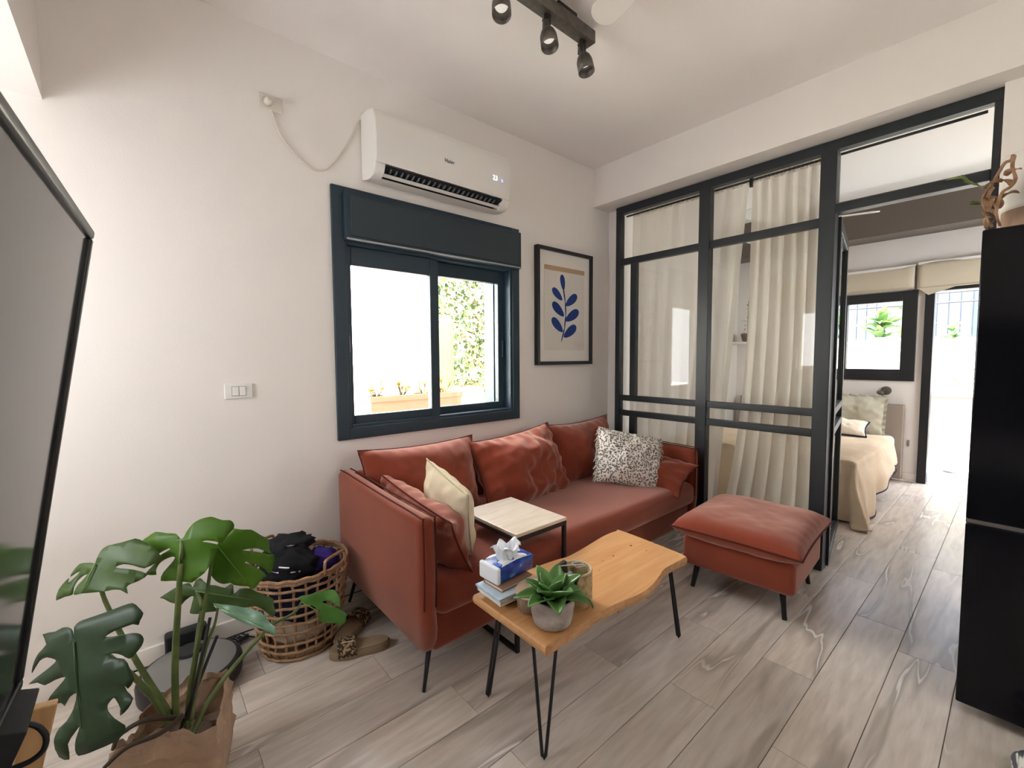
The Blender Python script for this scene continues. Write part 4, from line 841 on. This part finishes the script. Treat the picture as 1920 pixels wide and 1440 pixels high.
def petal(cx, cz, L_, W_, a, bend=0):
    pts = []
    for i in range(24):
        th = 2*PI*i/24; x = L_*math.cos(th); z = W_*math.sin(th)*(1+.25*math.cos(th)); z += bend*x*x
        pts.append((cx+x*math.cos(a)-z*math.sin(a), cz+x*math.sin(a)+z*math.cos(a)))
    m = Matrix(((1, 0, 0, 0), (0, 0, -1, WY-.0226), (0, 1, 0, 0), (0, 0, 0, 1)))
    MB().prism(pts, 0, .0006, m).build('blue_shape', BLUEI, pic)
stem = [(2.52, 1.42), (2.555, 1.52), (2.57, 1.62), (2.565, 1.72), (2.54, 1.84)]
for (x0_, z0_), (x1_, z1_) in zip(stem, stem[1:]): petal((x0_+x1_)/2, (z0_+z1_)/2, math.hypot(x1_-x0_, z1_-z0_)*.56, .007, math.atan2(z1_-z0_, x1_-x0_))
for a in ((2.62, 1.50, .085, .036, .55), (2.475, 1.545, .078, .034, 2.45), (2.645, 1.625, .088, .036, .5), (2.485, 1.665, .080, .034, 2.5), (2.635, 1.745, .080, .033, .6), (2.475, 1.78, .068, .029, 2.5), (2.535, 1.875, .06, .026, 1.75)): petal(*a)

# ================================================================== track light
BRZ = M('aged_bronze', (.10, .088, .074), .45, .5, .5, var=(25, (.17, .15, .125), .35, .7)); BRZD = M('dark_bronze', (.035, .028, .024), .5, .5, .5)
tl = thing('track_light', (1.2, 1.385, CZ), 'bronze ceiling track light with bell shaped spot heads', 'lamp')
box('bar', BRZ, tl, .55, 1.69, 1.358, 1.412, 2.757, 2.812, bev=.002)
for x in (.75, 1.45): box('ceiling_mount', BRZD, tl, x, x+.12, 1.365, 1.405, 2.812, CZ, bev=.002)
BULB = M('bulb_face', (.85, .82, .76), .3, .5, emit=((1, .93, .82), .12))
for hx, tx, ty in ((.895, -.30, .10), (1.143, -.24, .12), (1.395, -.12, .10), (1.625, .03, .05)):
    jt = Vector((hx, 1.385, 2.718)); axd = Vector((tx*.9, -.18-ty, -1)).normalized()
    head = MB().tube([(hx, 1.385, 2.756), (hx, 1.385, 2.725)], .012, 8)
    for s_ in (-1, 1): head.box(hx-.004, hx+.004, 1.385+s_*.018-.003, 1.385+s_*.018+.003, 2.700, 2.745)
    head.box(hx-.006, hx+.006, 1.364, 1.406, 2.738, 2.746); head.build('bracket', BRZD, tl)
    mH = axd.to_track_quat('Z', 'Y').to_matrix().to_4x4(); mH.translation = jt
    hd = MB().lathe([(.004, -.012), (.016, -.010), (.0165, .022), (.019, .030), (.030, .046), (.036, .066), (.0375, .118), (.0355, .118), (.034, .070), (.028, .052), (.004, .050)], 28, mH).build('spot_head', BRZ, tl, smooth=True)
    MB().lathe([(.020, .055), (.026, .072), (.024, .076), (.002, .077)], 20, mH).build('bulb', BULB, hd, smooth=True)
# ceiling fan just above the frame
def ceiling_fan(label, c, rad, angs, bz, mats):
    f = thing('ceiling_fan', (c[0], c[1], CZ), label, 'fan'); wm, bm_ = mats
    MB().lathe([(.02, bz+.08), (.02, CZ-.03), (.055, CZ-.025), (.06, CZ-.001)], 20, Matrix.Translation((c[0], c[1], 0))).build('rod', wm, f, smooth=False, bev=.002)
    MB().lathe([(.02, bz-.05), (.07, bz-.035), (.085, bz+.02), (.07, bz+.07), (.02, bz+.085)], 24, Matrix.Translation((c[0], c[1], 0))).build('motor', wm, f, smooth=True)
    for a in angs:
        m = Matrix.Translation((c[0], c[1], bz)) @ Matrix.Rotation(a, 4, 'Z') @ Matrix.Rotation(.30, 4, 'X'); pts = []
        L0, L1, w0, w1 = .07, rad, .035, .058
        pts = [(L0, -w0), (L1-.06, -w1)]+[(L1-.06+.06*math.sin(t), -w1*math.cos(t)) for t in (.4, .8, 1.2, 1.57, 1.94, 2.34, 2.74)]+[(L1-.06, w1), (L0, w0)]
        MB().prism(pts, -.004, .004, m).build('blade', bm_, f, bev=.0015)
FANW = M('fan_white', (.72, .675, .63), .5, .3)
fc = (1.42, .62); ta = at(1120, 36, 2, 2.70); aa = math.atan2(ta.y-fc[1], ta.x-fc[0])
ceiling_fan('pale ceiling fan beside the bronze track light', fc, math.hypot(ta.x-fc[0], ta.y-fc[1])+.01, [aa, aa+2*PI/3, aa-2*PI/3], 2.70, (FANW, FANW))

# ================================================================== fridge and planter on it
FX, FY1, FY0, FZ = 2.206, .108, -.50, 1.722
fg = thing('refrigerator', (2.5, -.2, 0), 'tall black glass refrigerator at the edge of the passage', 'refrigerator')
FB = M('black_glass', (.005, .005, .007), .12, .22); zs = at(1810, 976, 0, FX).z
box('body', M('fridge_side', (.012, .012, .014), .3, .4), fg, FX+.07, 2.86, FY0+.004, FY1-.004, .03, FZ-.004, bev=.006)
box('door', FB, fg, FX, FX+.066, FY0, FY1, zs+.008, FZ, bev=.005); box('door', FB, fg, FX, FX+.066, FY0, FY1, .045, zs-.008, bev=.005)
box('handle_strip', M('brushed_grey', (.28, .27, .27), .35, .5, .8), fg, FX+.012, FX+.07, FY0, FY1, zs-.0075, zs+.0075)
for yy in (FY0+.05, FY1-.09):
    for xx in (FX+.12, 2.78): MB().lathe([(.02, .0), (.02, .032)], 12, Matrix.Translation((xx, yy+.02, .0005))).build('foot', BLACKP, fg)
pl = thing('planter', (2.40, .0, FZ), 'white and wood banded planter box on the refrigerator', 'planter')
PW = M('planter_white', (.80, .79, .77), .4, .4); PWD = wood('planter_wood', (.20, .12, .08), (.34, .22, .15), 6, (6, 1, 1), .6)
mV = Matrix.Translation((2.42, -.020, FZ+.0005)); 
MB().lathe([(.02, 0), (.092, 0), (.095, .004), (.095, .085)], 30, mV).build('wood_base', PWD, pl, bev=.002)
MB().lathe([(.096, .0855), (.098, .10), (.094, .20), (.097, .28), (.090, .28), (.088, .10), (.02, .0855)], 30, mV).build('white_bowl', PW, pl, smooth=True)
MB().lathe([(.008, 0), (.006, .012)], 12, mV @ Matrix.Translation((-.092, .02, .06)) @ Matrix.Rotation(-PI/2, 4, 'Y')).build('stud', M('stud', (.8, .75, .65), .3, .5, .8), pl)
vn = thing('dried_vine', (2.34, .03, FZ+.26), 'brown dried vine with a few green shoots hanging from the planter', 'plant')
VB = M('dry_vine', (.22, .12, .07), .85, .2, var=(40, (.36, .22, .13), .4, .6)); VG = leaf_mat('vine_leaf', (.16, .22, .05), (.25, .32, .08), .5, .3)
def vp(x, y, X=2.33): return at(x, y, 0, X)
for pts, X in ((((1900, 290), (1896, 300), (1884, 306), (1872, 325), (1860, 345), (1846, 366), (1843, 380), (1850, 402), (1856, 424)), 2.31), (((1902, 292), (1898, 312), (1904, 335), (1895, 350), (1880, 360), (1872, 378), (1868, 400), (1875, 424)), 2.29), (((1860, 342), (1856, 360), (1848, 372), (1852, 388), (1845, 398), (1854, 412), (1860, 426)), 2.34)):
    MB().tube(smooth_path([vp(*p, X) for p in pts], 5), .0055, 6, .004).build('stem', VB, vn, smooth=True)
for i, (x, y) in enumerate(((1866, 352), (1852, 372), (1846, 396), (1862, 408), (1878, 342), (1888, 330), (1880, 372), (1892, 348), (1870, 392))):
    p = vp(x, y, 2.30+.004*(i % 3)); bb = blade(.058, .034, 1.2); bb.build('leaf', VB, vn, smooth=True, solid=.001, m=Matrix.Translation(p) @ Matrix.Rotation(i*1.7, 4, 'Z') @ Matrix.Rotation(-.9+.3*i, 4, 'X'))
for pts in (((1850, 352), (1832, 347), (1815, 338), (1803, 328)), ((1845, 383), (1838, 382), (1830, 380))):
    MB().tube(smooth_path([vp(*p) for p in pts], 4), .0022, 5).build('shoot', VG, vn, smooth=True)
def lf(p, q, w_):
    P0, Q0 = vp(*p), vp(*q); d = Q0-P0; nrm = Vector((-.6, 0, .8)); s_ = d.cross(nrm).normalized()
    MB().grid(lambda u, v: P0+d*v+s_*((u-.5)*w_*math.sin(PI*(.08+.9*v)))+nrm*(.003*math.sin(PI*v)), 4, 8).build('leaf', VG, vn, smooth=True, solid=.0008)
for p, q in (((1806, 333), (1773, 338)), ((1816, 340), (1800, 330)), ((1828, 346), (1806, 340)), ((1838, 382), (1818, 378)), ((1838, 383), (1814, 385)), ((1836, 348), (1822, 346))): lf(p, q, .016)
# bundle at the frame's lower corner
gb = at(1922, 1446, 2, .02)
o = garment('grey striped cloth bundle on the floor by the refrigerator', M('grey_stripe', (.10, .105, .11), .9, .15, var=(14, (.62, .62, .60), .48, .56, 1), stretch=(1, 6, 2)), (gb.x, gb.y-.02, .040), .052, (1, 1, .72), 21, wr=.15)
o.name = 'cloth_bundle'; o['category'] = 'cloth'; del o['group']

# ================================================================== curtains behind the partition
CURT = cloth_sheer('sheer_linen', (.80, .73, .66), .20, .5)
rod = tag(MB().tube([(3.19, .16, 2.475), (3.19, 2.22, 2.475)], .008, 8).build('curtain_rod', BLACK, None, smooth=True), 'thin black curtain rod behind the glass partition', 'rod')
def curtain(label, yt0, yt1, yb0, yb1, folds, seed, z0=.03, z1=2.49, amp=.028, pw=1.0):
    def f(u, v):
        t = 1-v; k = t**pw; y = (yt0+(yt1-yt0)*u)*(1-k)+(yb0+(yb1-yb0)*u)*k
        ph = folds*2*PI*(u+.035*noise.noise(Vector((u*5, seed, t*1.2))))
        a = amp*(.45+.75*t)*(1+.5*noise.noise(Vector((u*7, seed*2, 0))))
        x = 3.205+a*math.sin(ph)+.012*noise.noise(Vector((u*16, t*3, seed)))
        return Vector((x, y+.35*a*math.cos(ph*1.0), z0+(z1-z0)*v))
    o = MB().grid(f, 150, 26).build('curtain', CURT, None, smooth=True); tag(o, label, 'curtain', 'sheer curtains behind the partition')
    hp = MB().grid(lambda u, v: Vector((3.205+.013*math.sin(folds*6*PI*u)*(1 if v > .2 else .6)-.010*math.sin(PI*v), yt0+(yt1-yt0)*u, 2.455+.05*v)), 110, 4).build('heading', CURT, o, smooth=True)
    return o
curtain('sheer beige curtain panel hanging beside the sofa corner', 2.165, 1.25, 2.19, 1.43, 7, 1, amp=.022, pw=.9)
curtain('sheer beige curtain panel bunched beside the open glass door', 1.228, .80, 1.40, .80, 6, 2, amp=.030, pw=3.2)
tag(box('curtain_clip', BLACK, None, 3.178, 3.20, 1.228, 1.246, 2.43, 2.50, bev=.002), 'small black rod bracket between the two curtain panels', 'bracket')

# ================================================================== bedroom
DKF = M('bed_dark', (.03, .028, .03), .8, .2); SHEET = M('blanket_cream', (.66, .54, .40), .9, .1, var=(5, (.58, .45, .32), .4, .7), bump=(150, .4)); NAVY = M('navy_trim', (.02, .025, .06), .85, .2)
bed = thing('bed', (5.0, 1.5, 0), 'double bed with taupe headboard under the bedroom window', 'bed')
box('bed_base', DKF, bed, 4.18, 5.90, .84, 2.28, .07, .30, bev=.02); box('mattress', M('mattress', (.66, .64, .60), .9, .1), bed, 4.18, 5.90, .82, 2.30, .30, .475, bev=.05, seg=4)
box('headboard', M('headboard_taupe', (.36, .30, .25), .85, .2), bed, 5.905, 5.983, .765, 2.36, .02, .79, bev=.012, seg=3)
for xx in (4.25, 5.8):
    for yy in (.90, 2.20): MB().lathe([(.025, .001), (.03, .072)], 12, Matrix.Translation((xx, yy, 0))).build('leg', BLACK, bed)
def drape(u, v):
    # u: across the bed from wall side to the passage side, v: from the pillows to past the foot
    s = u*2.05; t = v*1.98; zt = .49
    y = 2.28-s; x = 5.62-t; z = zt+.010*noise.noise(Vector((x*4, y*4, 2)))
    over = max(0, s-1.47); foot_ = max(0, t-1.46)
    wav = .030*math.sin(t*7.5+1)+.02*math.sin(t*15)
    dside = over; 
    if over > 0: y = .80-.055*sst(0, .3, over)+wav*sst(.05, .4, over)*.8; z = zt-over*.92
    if foot_ > 0:
        fx = 4.15-.06*sst(0, .3, foot_)+(.035*math.sin(s*9)+.015*math.sin(s*19))*sst(.05, .4, foot_); x = fx; z = min(z, zt-foot_*.95) if over <= 0 else zt-max(over, foot_)*.95
        if over > 0: x = 4.15-foot_*.35; y = .80-over*.22+.02*math.sin(9*foot_)
    hem = .03+.20*sst(1.3, .2, t)*(1 if over > 0 else 0)
    if over <= 0 and foot_ <= 0:
        e1 = min(1, (1.47-s)/.07); e2 = min(1, (1.46-t)/.07); z -= .02*(1-min(e1, e2))**2 if min(e1, e2) < 1 else 0
    return Vector((x, y, max(z, hem+.015*math.sin(t*11+s*5))))
bl = MB().grid(drape, 70, 70).build('blanket', SHEET, None, smooth=True, solid=.006); tag(bl, 'cream cotton blanket draped over the bed to the floor', 'blanket')
MB().tube([drape(1, i/60)+Vector((0, -.003, 0)) for i in range(44)], .006, 6).build('navy_border', NAVY, bl, smooth=True)
PILG = M('sage_linen', (.48, .45, .35), .9, .1, var=(7, (.56, .53, .42), .4, .7), bump=(200, .4))
o, m = cushion('bed_pillow', PILG, None, 'sage linen pillow with ruffled edge against the headboard', 'pillow', (5.80, 1.22, .665), (0, -1, 0), (.28, 0, 1), .64, .42, .16, seed=31, wr=.010, pinch=.03)
rf = MB(); _, ol = pillow(.64, .42, .16, pinch=.03); 
for i, p in enumerate(ol[:-1]):
    d = Vector((p.x, 0, p.z)).normalized(); q = ol[i+1]
    rf.add([m @ p, m @ q, m @ (q+d*.022+Vector((0, .012*math.sin((i+1)*1.9), 0))), m @ (p+d*.022+Vector((0, .012*math.sin(i*1.9), 0)))], [(0, 1, 2, 3)])
rf.build('ruffle', PILG, o, solid=.002)
cushion('bed_pillow', M('cream_knit', (.70, .60, .48), .9, .1, bump=(120, .5)), NAVY, 'cream cushion with black edging lying on the blanket', 'pillow', (5.47, 1.22, .56), (.1, -1, .0), (.85, 0, .35), .50, .30, .15, seed=33, pr=.008)
wl = thing('wall_lamp', (5.99, .92, .92), 'small bronze reading lamp on the wall over the pillow', 'lamp')
MB().lathe([(.045, 0), (.045, .018), (.02, .024)], 20, Matrix.Translation((5.9995, .925, .925)) @ Matrix.Rotation(-PI/2, 4, 'Y')).build('wall_plate', BRZ, wl, smooth=False, bev=.002)
MB().tube([(5.975, .925, .925), (5.93, .95, .92), (5.91, .985, .905)], .008, 8).build('arm', BRZ, wl, smooth=True)
MB().lathe([(.012, 0), (.022, .02), (.026, .055)], 16, Matrix.Translation((5.91, .985, .91)) @ Matrix.Rotation(math.radians(100), 4, 'X'), close=False).build('shade', BRZ, wl, smooth=True, solid=.002)
tag(box('cable_socket', M('grey_socket', (.25, .24, .23), .5, .3), None, 5.992, 5.9995, .722, .740, .36, .425, bev=.003), 'small grey socket on the wall beside the headboard', 'socket')
BLIND = M('blind_linen', (.60, .53, .41), .9, .1, bump=(180, .3))
def blind(label, y0, y1, z0, z1, droop):
    o = thing('roman_blind', (5.9, (y0+y1)/2, z1), label, 'blind', 'linen roman blinds')
    for k in range(3):
        dx = .024*k
        MB().grid(lambda u, v: Vector((5.985-dx-.012*math.sin(PI*v)-.006*math.sin(u*7+k), y0+(y1-y0)*u, z1+(z0-.012*k+droop*(1-u)**6*1.0*(k == 2)-z1)*v*(1-.06*k*0))), 24, 8).build('fold', BLIND, o, smooth=True, solid=.004)
    box('head_rail', WHITEP, o, 5.93, 5.985, y0, y1, z1-.012, z1+.012)
    MB().add([(5.92, y0, z0-.02), (5.985, y0, z0-.02), (5.985, y1, z0-.02), (5.92, y1, z0-.02)], [(0, 1, 2, 3)]).build('lower_fold', BLIND, o, solid=.006)
blind('folded linen roman blind over the bedroom window', .735, 1.95, 1.985, 2.185, 0)
blind('folded linen roman blind over the patio door', -.30, .715, 1.975, 2.20, 0)
fk = MB().add([(5.93, .70, 1.955), (5.93, .42, 1.955), (5.93, .63, 1.885), (5.96, .70, 1.95)], [(0, 1, 2), (0, 2, 3)]); q = fk.build('sagging_fold', BLIND, bpy.data.objects['roman_blind.001'], solid=.004)
fbz = 2.42; fb1 = at(1650, 396, 2, fbz); fb0 = at(1560, 408, 2, fbz); dirb = (fb1-fb0).normalized(); fcen = fb1-dirb*.62
ab = math.atan2(dirb.y, dirb.x); ceiling_fan('white ceiling fan with rounded blades in the bedroom', (fcen.x, fcen.y), .62, [ab, ab+2*PI/3, ab-2*PI/3], fbz, (WHITEP, WHITEP))
hp = at(1398, 632, 0, 5.86); pt_ = thing('wall_planter', (hp.x, hp.y, hp.z-.06), 'small brown hanging pot with a trailing vine in the bedroom corner', 'planter')
MB().lathe([(.03, -.06), (.055, -.05), (.075, .03), (.07, .04), (.02, .03)], 20, Matrix.Translation((hp.x, hp.y-.02, hp.z))).build('pot', M('brown_glaze', (.14, .07, .03), .3, .5), pt_, smooth=True)
box('shelf', WHITEP, pt_, hp.x-.09, hp.x+.09, hp.y-.11, 2.449, hp.z-.085, hp.z-.061)
rv_ = random.Random(5)
for i in range(9):
    p = Vector((hp.x+rv_.uniform(-.04, .04), hp.y-.02+rv_.uniform(-.05, .05), hp.z+.04+.05*i)); bb = blade(.06, .02, .9)
    bb.build('leaf', SUCL, pt_, smooth=True, m=Matrix.Translation(p) @ Matrix.Rotation(i*2.1, 4, 'Z') @ Matrix.Rotation(.6, 4, 'X'))
MB().tube([(hp.x, hp.y-.02, hp.z+.03), (hp.x+.01, hp.y-.02, hp.z+.45)], .003, 5).build('stem', STEMD, pt_)

# ================================================================== patio beyond the bedroom
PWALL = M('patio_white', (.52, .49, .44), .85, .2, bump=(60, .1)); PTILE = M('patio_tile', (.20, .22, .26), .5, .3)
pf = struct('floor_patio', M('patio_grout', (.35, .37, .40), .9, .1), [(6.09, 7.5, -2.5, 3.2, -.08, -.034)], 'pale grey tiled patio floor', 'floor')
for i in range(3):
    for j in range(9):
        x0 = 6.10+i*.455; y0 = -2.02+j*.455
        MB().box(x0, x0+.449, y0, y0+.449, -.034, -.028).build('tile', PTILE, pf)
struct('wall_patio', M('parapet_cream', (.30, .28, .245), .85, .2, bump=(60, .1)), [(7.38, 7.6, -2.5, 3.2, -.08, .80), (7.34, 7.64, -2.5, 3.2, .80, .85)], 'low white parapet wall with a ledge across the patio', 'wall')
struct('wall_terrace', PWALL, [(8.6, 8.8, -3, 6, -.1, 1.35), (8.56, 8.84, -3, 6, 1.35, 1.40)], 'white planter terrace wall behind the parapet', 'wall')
mt = tag(box('feeding_mat', M('mat_grey', (.42, .42, .42), .8, .2), None, 6.72, 7.16, .12, .62, -.0275, -.018, bev=.004), 'grey feeding mat on the patio tiles', 'mat')
tag(MB().lathe([(.02, 0), (.085, 0), (.10, .012), (.125, .075), (.120, .075), (.094, .016), (.02, .008)], 30, Matrix.Translation((6.92, .45, -.0175))).build('dog_bowl', M('steel_bowl', (.62, .61, .60), .3, .5, .9), None, smooth=True), 'steel dog bowl on the patio feeding mat', 'bowl')
# railing, planters and plants on the terrace wall
rl = thing('railing', (8.6, 1, 1.40), 'thin black metal railing on the terrace wall', 'railing'); RB = M('railing_black', (.03, .032, .04), .5, .4)
for z in (2.02, 2.16): MB().tube([(8.6, -3, z), (8.6, 2.02, z)], .012, 6).build('rail', RB, rl)
for yy in (2.02, 1.93, .3, -.6, -2): MB().tube([(8.6, yy, 1.40), (8.6, yy, 2.16)], .012, 6).build('post', RB, rl)
rp = random.Random(11); GL = leaf_mat('patio_leaf', (.05, .12, .035), (.10, .19, .05), .4, .3); POTW = M('pot_white', (.7, .68, .64), .7, .2)
def bush(name, label, cat, c, n, L_, W_, up, mat, potr=0, poth=0, group=None, potm=None, spread_=.03):
    o = thing(name, c, label, cat, group); c = Vector(c)
    if potr: MB().lathe([(.02, 0), (potr*.75, 0), (potr, poth), (potr*.92, poth), (potr*.85, poth*.8), (.02, poth*.78)], 20, Matrix.Translation(c)).build('pot', potm or POTW, o, smooth=False, bev=.003)
    for i in range(n):
        az = rp.uniform(0, 2*PI); el = math.radians(rp.uniform(*up)); bb = blade(L_*rp.uniform(.7, 1.2), W_, rp.uniform(.4, 1.1), n=6)
        hh = rp.uniform(0, spread_*6)
        bb.build('leaf', mat, o, smooth=True, m=Matrix.Translation(c+Vector((rp.uniform(-spread_, spread_), rp.uniform(-spread_, spread_), poth*.8+hh))) @ Matrix.Rotation(az, 4, 'Z') @ Matrix.Rotation(el, 4, 'X'))
    return o
bush('patio_plant', 'broad-leaved green plant in a white pot behind the bedroom window', 'plant', (8.62, 1.42, 1.401), 34, .34, .11, (10, 75), GL, .12, .16, spread_=.05)
bush('patio_plant', 'feathery pale green shrub behind the railing', 'plant', (8.75, 1.12, 1.401), 30, .26, .08, (20, 85), GL, .10, .14, spread_=.09)
bush('patio_plant', 'low bright green plant in a grey pot on the terrace wall', 'plant', (8.60, .66, 1.401), 14, .22, .07, (10, 60), GL, .10, .10)
bush('patio_plant', 'yellow spiky plant standing upright on the terrace wall', 'plant', (8.60, .26, 1.401), 12, .62, .06, (80, 90), leaf_mat('yellow_leaf', (.45, .38, .06), (.6, .5, .1), .5, .3), .08, .08, spread_=.012)
bush('patio_plant', 'dark spindly plant in a grey trough by the railing', 'plant', (8.62, -.30, 1.401), 16, .34, .06, (30, 80), GL, .12, .10)
bush('patio_plant', 'strappy green plant on the parapet ledge', 'plant', (7.47, .43, .851), 9, .45, .035, (15, 60), GL, .06, .05)
fbld = thing('neighbour_building', (11, 1, 0), 'pale neighbouring building with blue slatted shutters', 'building'); 
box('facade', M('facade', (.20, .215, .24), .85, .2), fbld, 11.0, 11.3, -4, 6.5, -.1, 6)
SHB = M('shutter_blue', (.075, .105, .17), .7, .2)
for y0 in (-1.6, .45, 1.75):
    for k in range(6): box('shutter_slat', SHB, fbld, 10.97, 11.0, y0+k*.15, y0+k*.15+.13, 1.6, 4.2)
for yy in (1.25, .25): MB().tube([(10.9, yy, 0), (10.9, yy, 5.5)], .05, 8).build('drain_pipe', M('pipe_blue', (.10, .14, .25), .6, .3), fbld)

# ================================================================== garden outside the blue window
GW = M('garden_white', (.86, .84, .80), .85, .2); GY = 5.2
struct('ground_garden', M('garden_gravel', (.62, .58, .50), .95, .1, var=(30, (.70, .67, .60), .4, .6)), [(-3, 6.0, WY+.24, GY, .60, .72)], 'pale raised garden bed outside the window', 'ground')
struct('wall_garden', GW, [(-3, 6.0, GY, GY+.2, .1, 3.2)], 'bright white garden wall outside the window', 'wall')
IVY = bpy.data.materials.new('ivy_leaf'); IVY.use_nodes = True; nt = IVY.node_tree; N = nt.nodes; L = nt.links; bs = N['Principled BSDF']; bs.inputs['Roughness'].default_value = .55
gg = N.new('ShaderNodeNewGeometry'); wn = N.new('ShaderNodeTexWhiteNoise'); wn.noise_dimensions = '1D'; rmp = N.new('ShaderNodeValToRGB'); L.new(gg.outputs['Random Per Island'], rmp.inputs[0])
e = rmp.color_ramp.elements; e.new(.4); e.new(.7); e.new(.88)
for k_, (p_, c_) in zip(e, ((0, (.022, .05, .012)), (.4, (.05, .085, .022)), (.7, (.10, .115, .035)), (.88, (.11, .06, .03)), (1, (.13, .16, .10)))): k_.position = p_; k_.color = (*c_, 1)
L.new(rmp.outputs[0], bs.inputs['Base Color'])
b = MB(); ri = random.Random(2)
for i in range(5200):
    x = ri.uniform(2.95, 5.6); z = ri.uniform(.72, 3.25); p = Vector((x, GY-.02-ri.random()**2*.16, z)); s_ = ri.uniform(.028, .05)
    if x < 3.15 and ri.random() < (3.15-x)*4: continue
    m = Matrix.Translation(p) @ Matrix.Rotation(ri.uniform(-.6, .6), 4, 'Z') @ Matrix.Rotation(PI/2+ri.uniform(-.7, .5), 4, 'X') @ Matrix.Rotation(ri.uniform(0, 6.3), 4, 'Z')
    b.add([m @ Vector(q) for q in ((0, -s_, 0), (s_*.8, -.1*s_, s_*.2), (0, s_, 0), (-s_*.8, -.1*s_, s_*.2))], [(0, 1, 2, 3)])
tag(b.build('ivy', IVY, None), 'dense mottled ivy covering the garden wall', 'ivy', kind='stuff')
TERR = M('terracotta', (.30, .115, .075), .8, .2); ORL = leaf_mat('orange_succulent', (.22, .085, .02), (.26, .14, .03), .5, .3)
pr0 = at(692, 772, 1, 3.75); pr1 = at(862, 768, 1, 3.75)
bxp = thing('trough_planter', ((pr0.x+pr1.x)/2, 3.78, .72), 'long terracotta trough outside the window', 'planter')
x0, x1 = pr0.x, pr0.x+.95; zt = at(740, 742, 1, 3.70).z
b = MB(); b.box(x0, x1, 3.70, 3.73, .721, zt).box(x0, x1, 3.90, 3.93, .721, zt).box(x0, x0+.03, 3.73, 3.90, .721, zt).box(x1-.03, x1, 3.73, 3.90, .721, zt).box(x0+.03, x1-.03, 3.73, 3.90, .721, .76)
b.build('trough', TERR, bxp, bev=.006); box('rim', TERR, bxp, x0-.01, x1+.01, 3.688, 3.70, zt-.05, zt, bev=.004); box('soil', M('soil2', (.05, .04, .03), .95, .1), bxp, x0+.03, x1-.03, 3.73, 3.90, .76, zt-.03)
for k_, fx_ in enumerate((.10, .36, .60, .84)):
    c = Vector((x0+(x1-x0)*fx_, 3.80, zt-.03)); o = thing('garden_succulent', c, ('orange tipped succulent at the trough end away from the cactus', 'orange tipped succulent second along the terracotta trough', 'orange tipped succulent third along the terracotta trough', 'orange tipped succulent at the trough end beside the cactus')[k_], 'plant', 'succulents in the terracotta trough')
    for j in range(5):
        h_ = Vector((rp.uniform(-.10, .10), rp.uniform(-.05, .05), rp.uniform(.03, .17))); MB().tube([c, c+h_], .006, 5).build('stem', STEMD, o)
        for i in range(9):
            bb = blade(.062, .022, .5, n=4); bb.build('leaf', ORL, o, smooth=True, m=Matrix.Translation(c+h_) @ Matrix.Rotation(i*.7, 4, 'Z') @ Matrix.Rotation(rp.uniform(.2, 1.1), 4, 'X'))
cp = at(838, 740, 1, 4.3); cac = thing('cactus', (cp.x, 4.3, .721), 'tall ribbed column cactus outside the window', 'cactus')
ch = at(838, 590, 1, 4.3).z; CAC = M('cactus_green', (.05, .075, .03), .7, .2)
def cactus_col(c, r, h0, h1):
    b = MB(); n_ = 40; pr_ = [(1, h0), (1, h0+.6*(h1-h0)), (.97, h1-.10), (.8, h1-.04), (.4, h1-.005), (.05, h1)]; vs_ = []; 
    for k1, z in pr_:
        for i in range(n_): a = 2*PI*i/n_; rr_ = r*k1*(1+.13*math.cos(8*a)); vs_.append((c[0]+rr_*math.cos(a), c[1]+rr_*math.sin(a), z))
    b.add(vs_, [(j*n_+i, j*n_+(i+1) % n_, (j+1)*n_+(i+1) % n_, (j+1)*n_+i) for j in range(5) for i in range(n_)]+[tuple(5*n_+i for i in range(n_))]); return b
cactus_col((cp.x, 4.3), .075, .721, ch).build('column', CAC, cac, smooth=True)
gp_ = at(880, 760, 1, 4.0); tag(MB().prism([(gp_.x-.14, 3.9), (gp_.x+.14, 3.9), (gp_.x+.14, 4.16), (gp_.x-.14, 4.16)], .721, at(880, 728, 1, 3.9).z).build('square_pot', M('pot_concrete', (.17, .17, .165), .8, .2), None, bev=.012), 'square grey concrete pot beside the cactus', 'pot')
bush('garden_plant', 'strappy yellow green plant beside the grey concrete pot', 'plant', (3.28, 4.12, .721), 40, .40, .05, (25, 80), leaf_mat('garden_yellow', (.12, .18, .03), (.20, .26, .05), .5, .35), spread_=.06)
bush('garden_plant', 'lime green leafy shrub in front of the ivy', 'plant', (4.05, 4.50, .721), 60, .34, .13, (0, 70), leaf_mat('garden_lime', (.14, .21, .02), (.22, .28, .04), .5, .35), spread_=.22)
bush('garden_plant', 'slender green sapling at the edge of the ivy', 'plant', (2.96, 4.66, .721), 40, .22, .09, (0, 60), GL, spread_=.22)
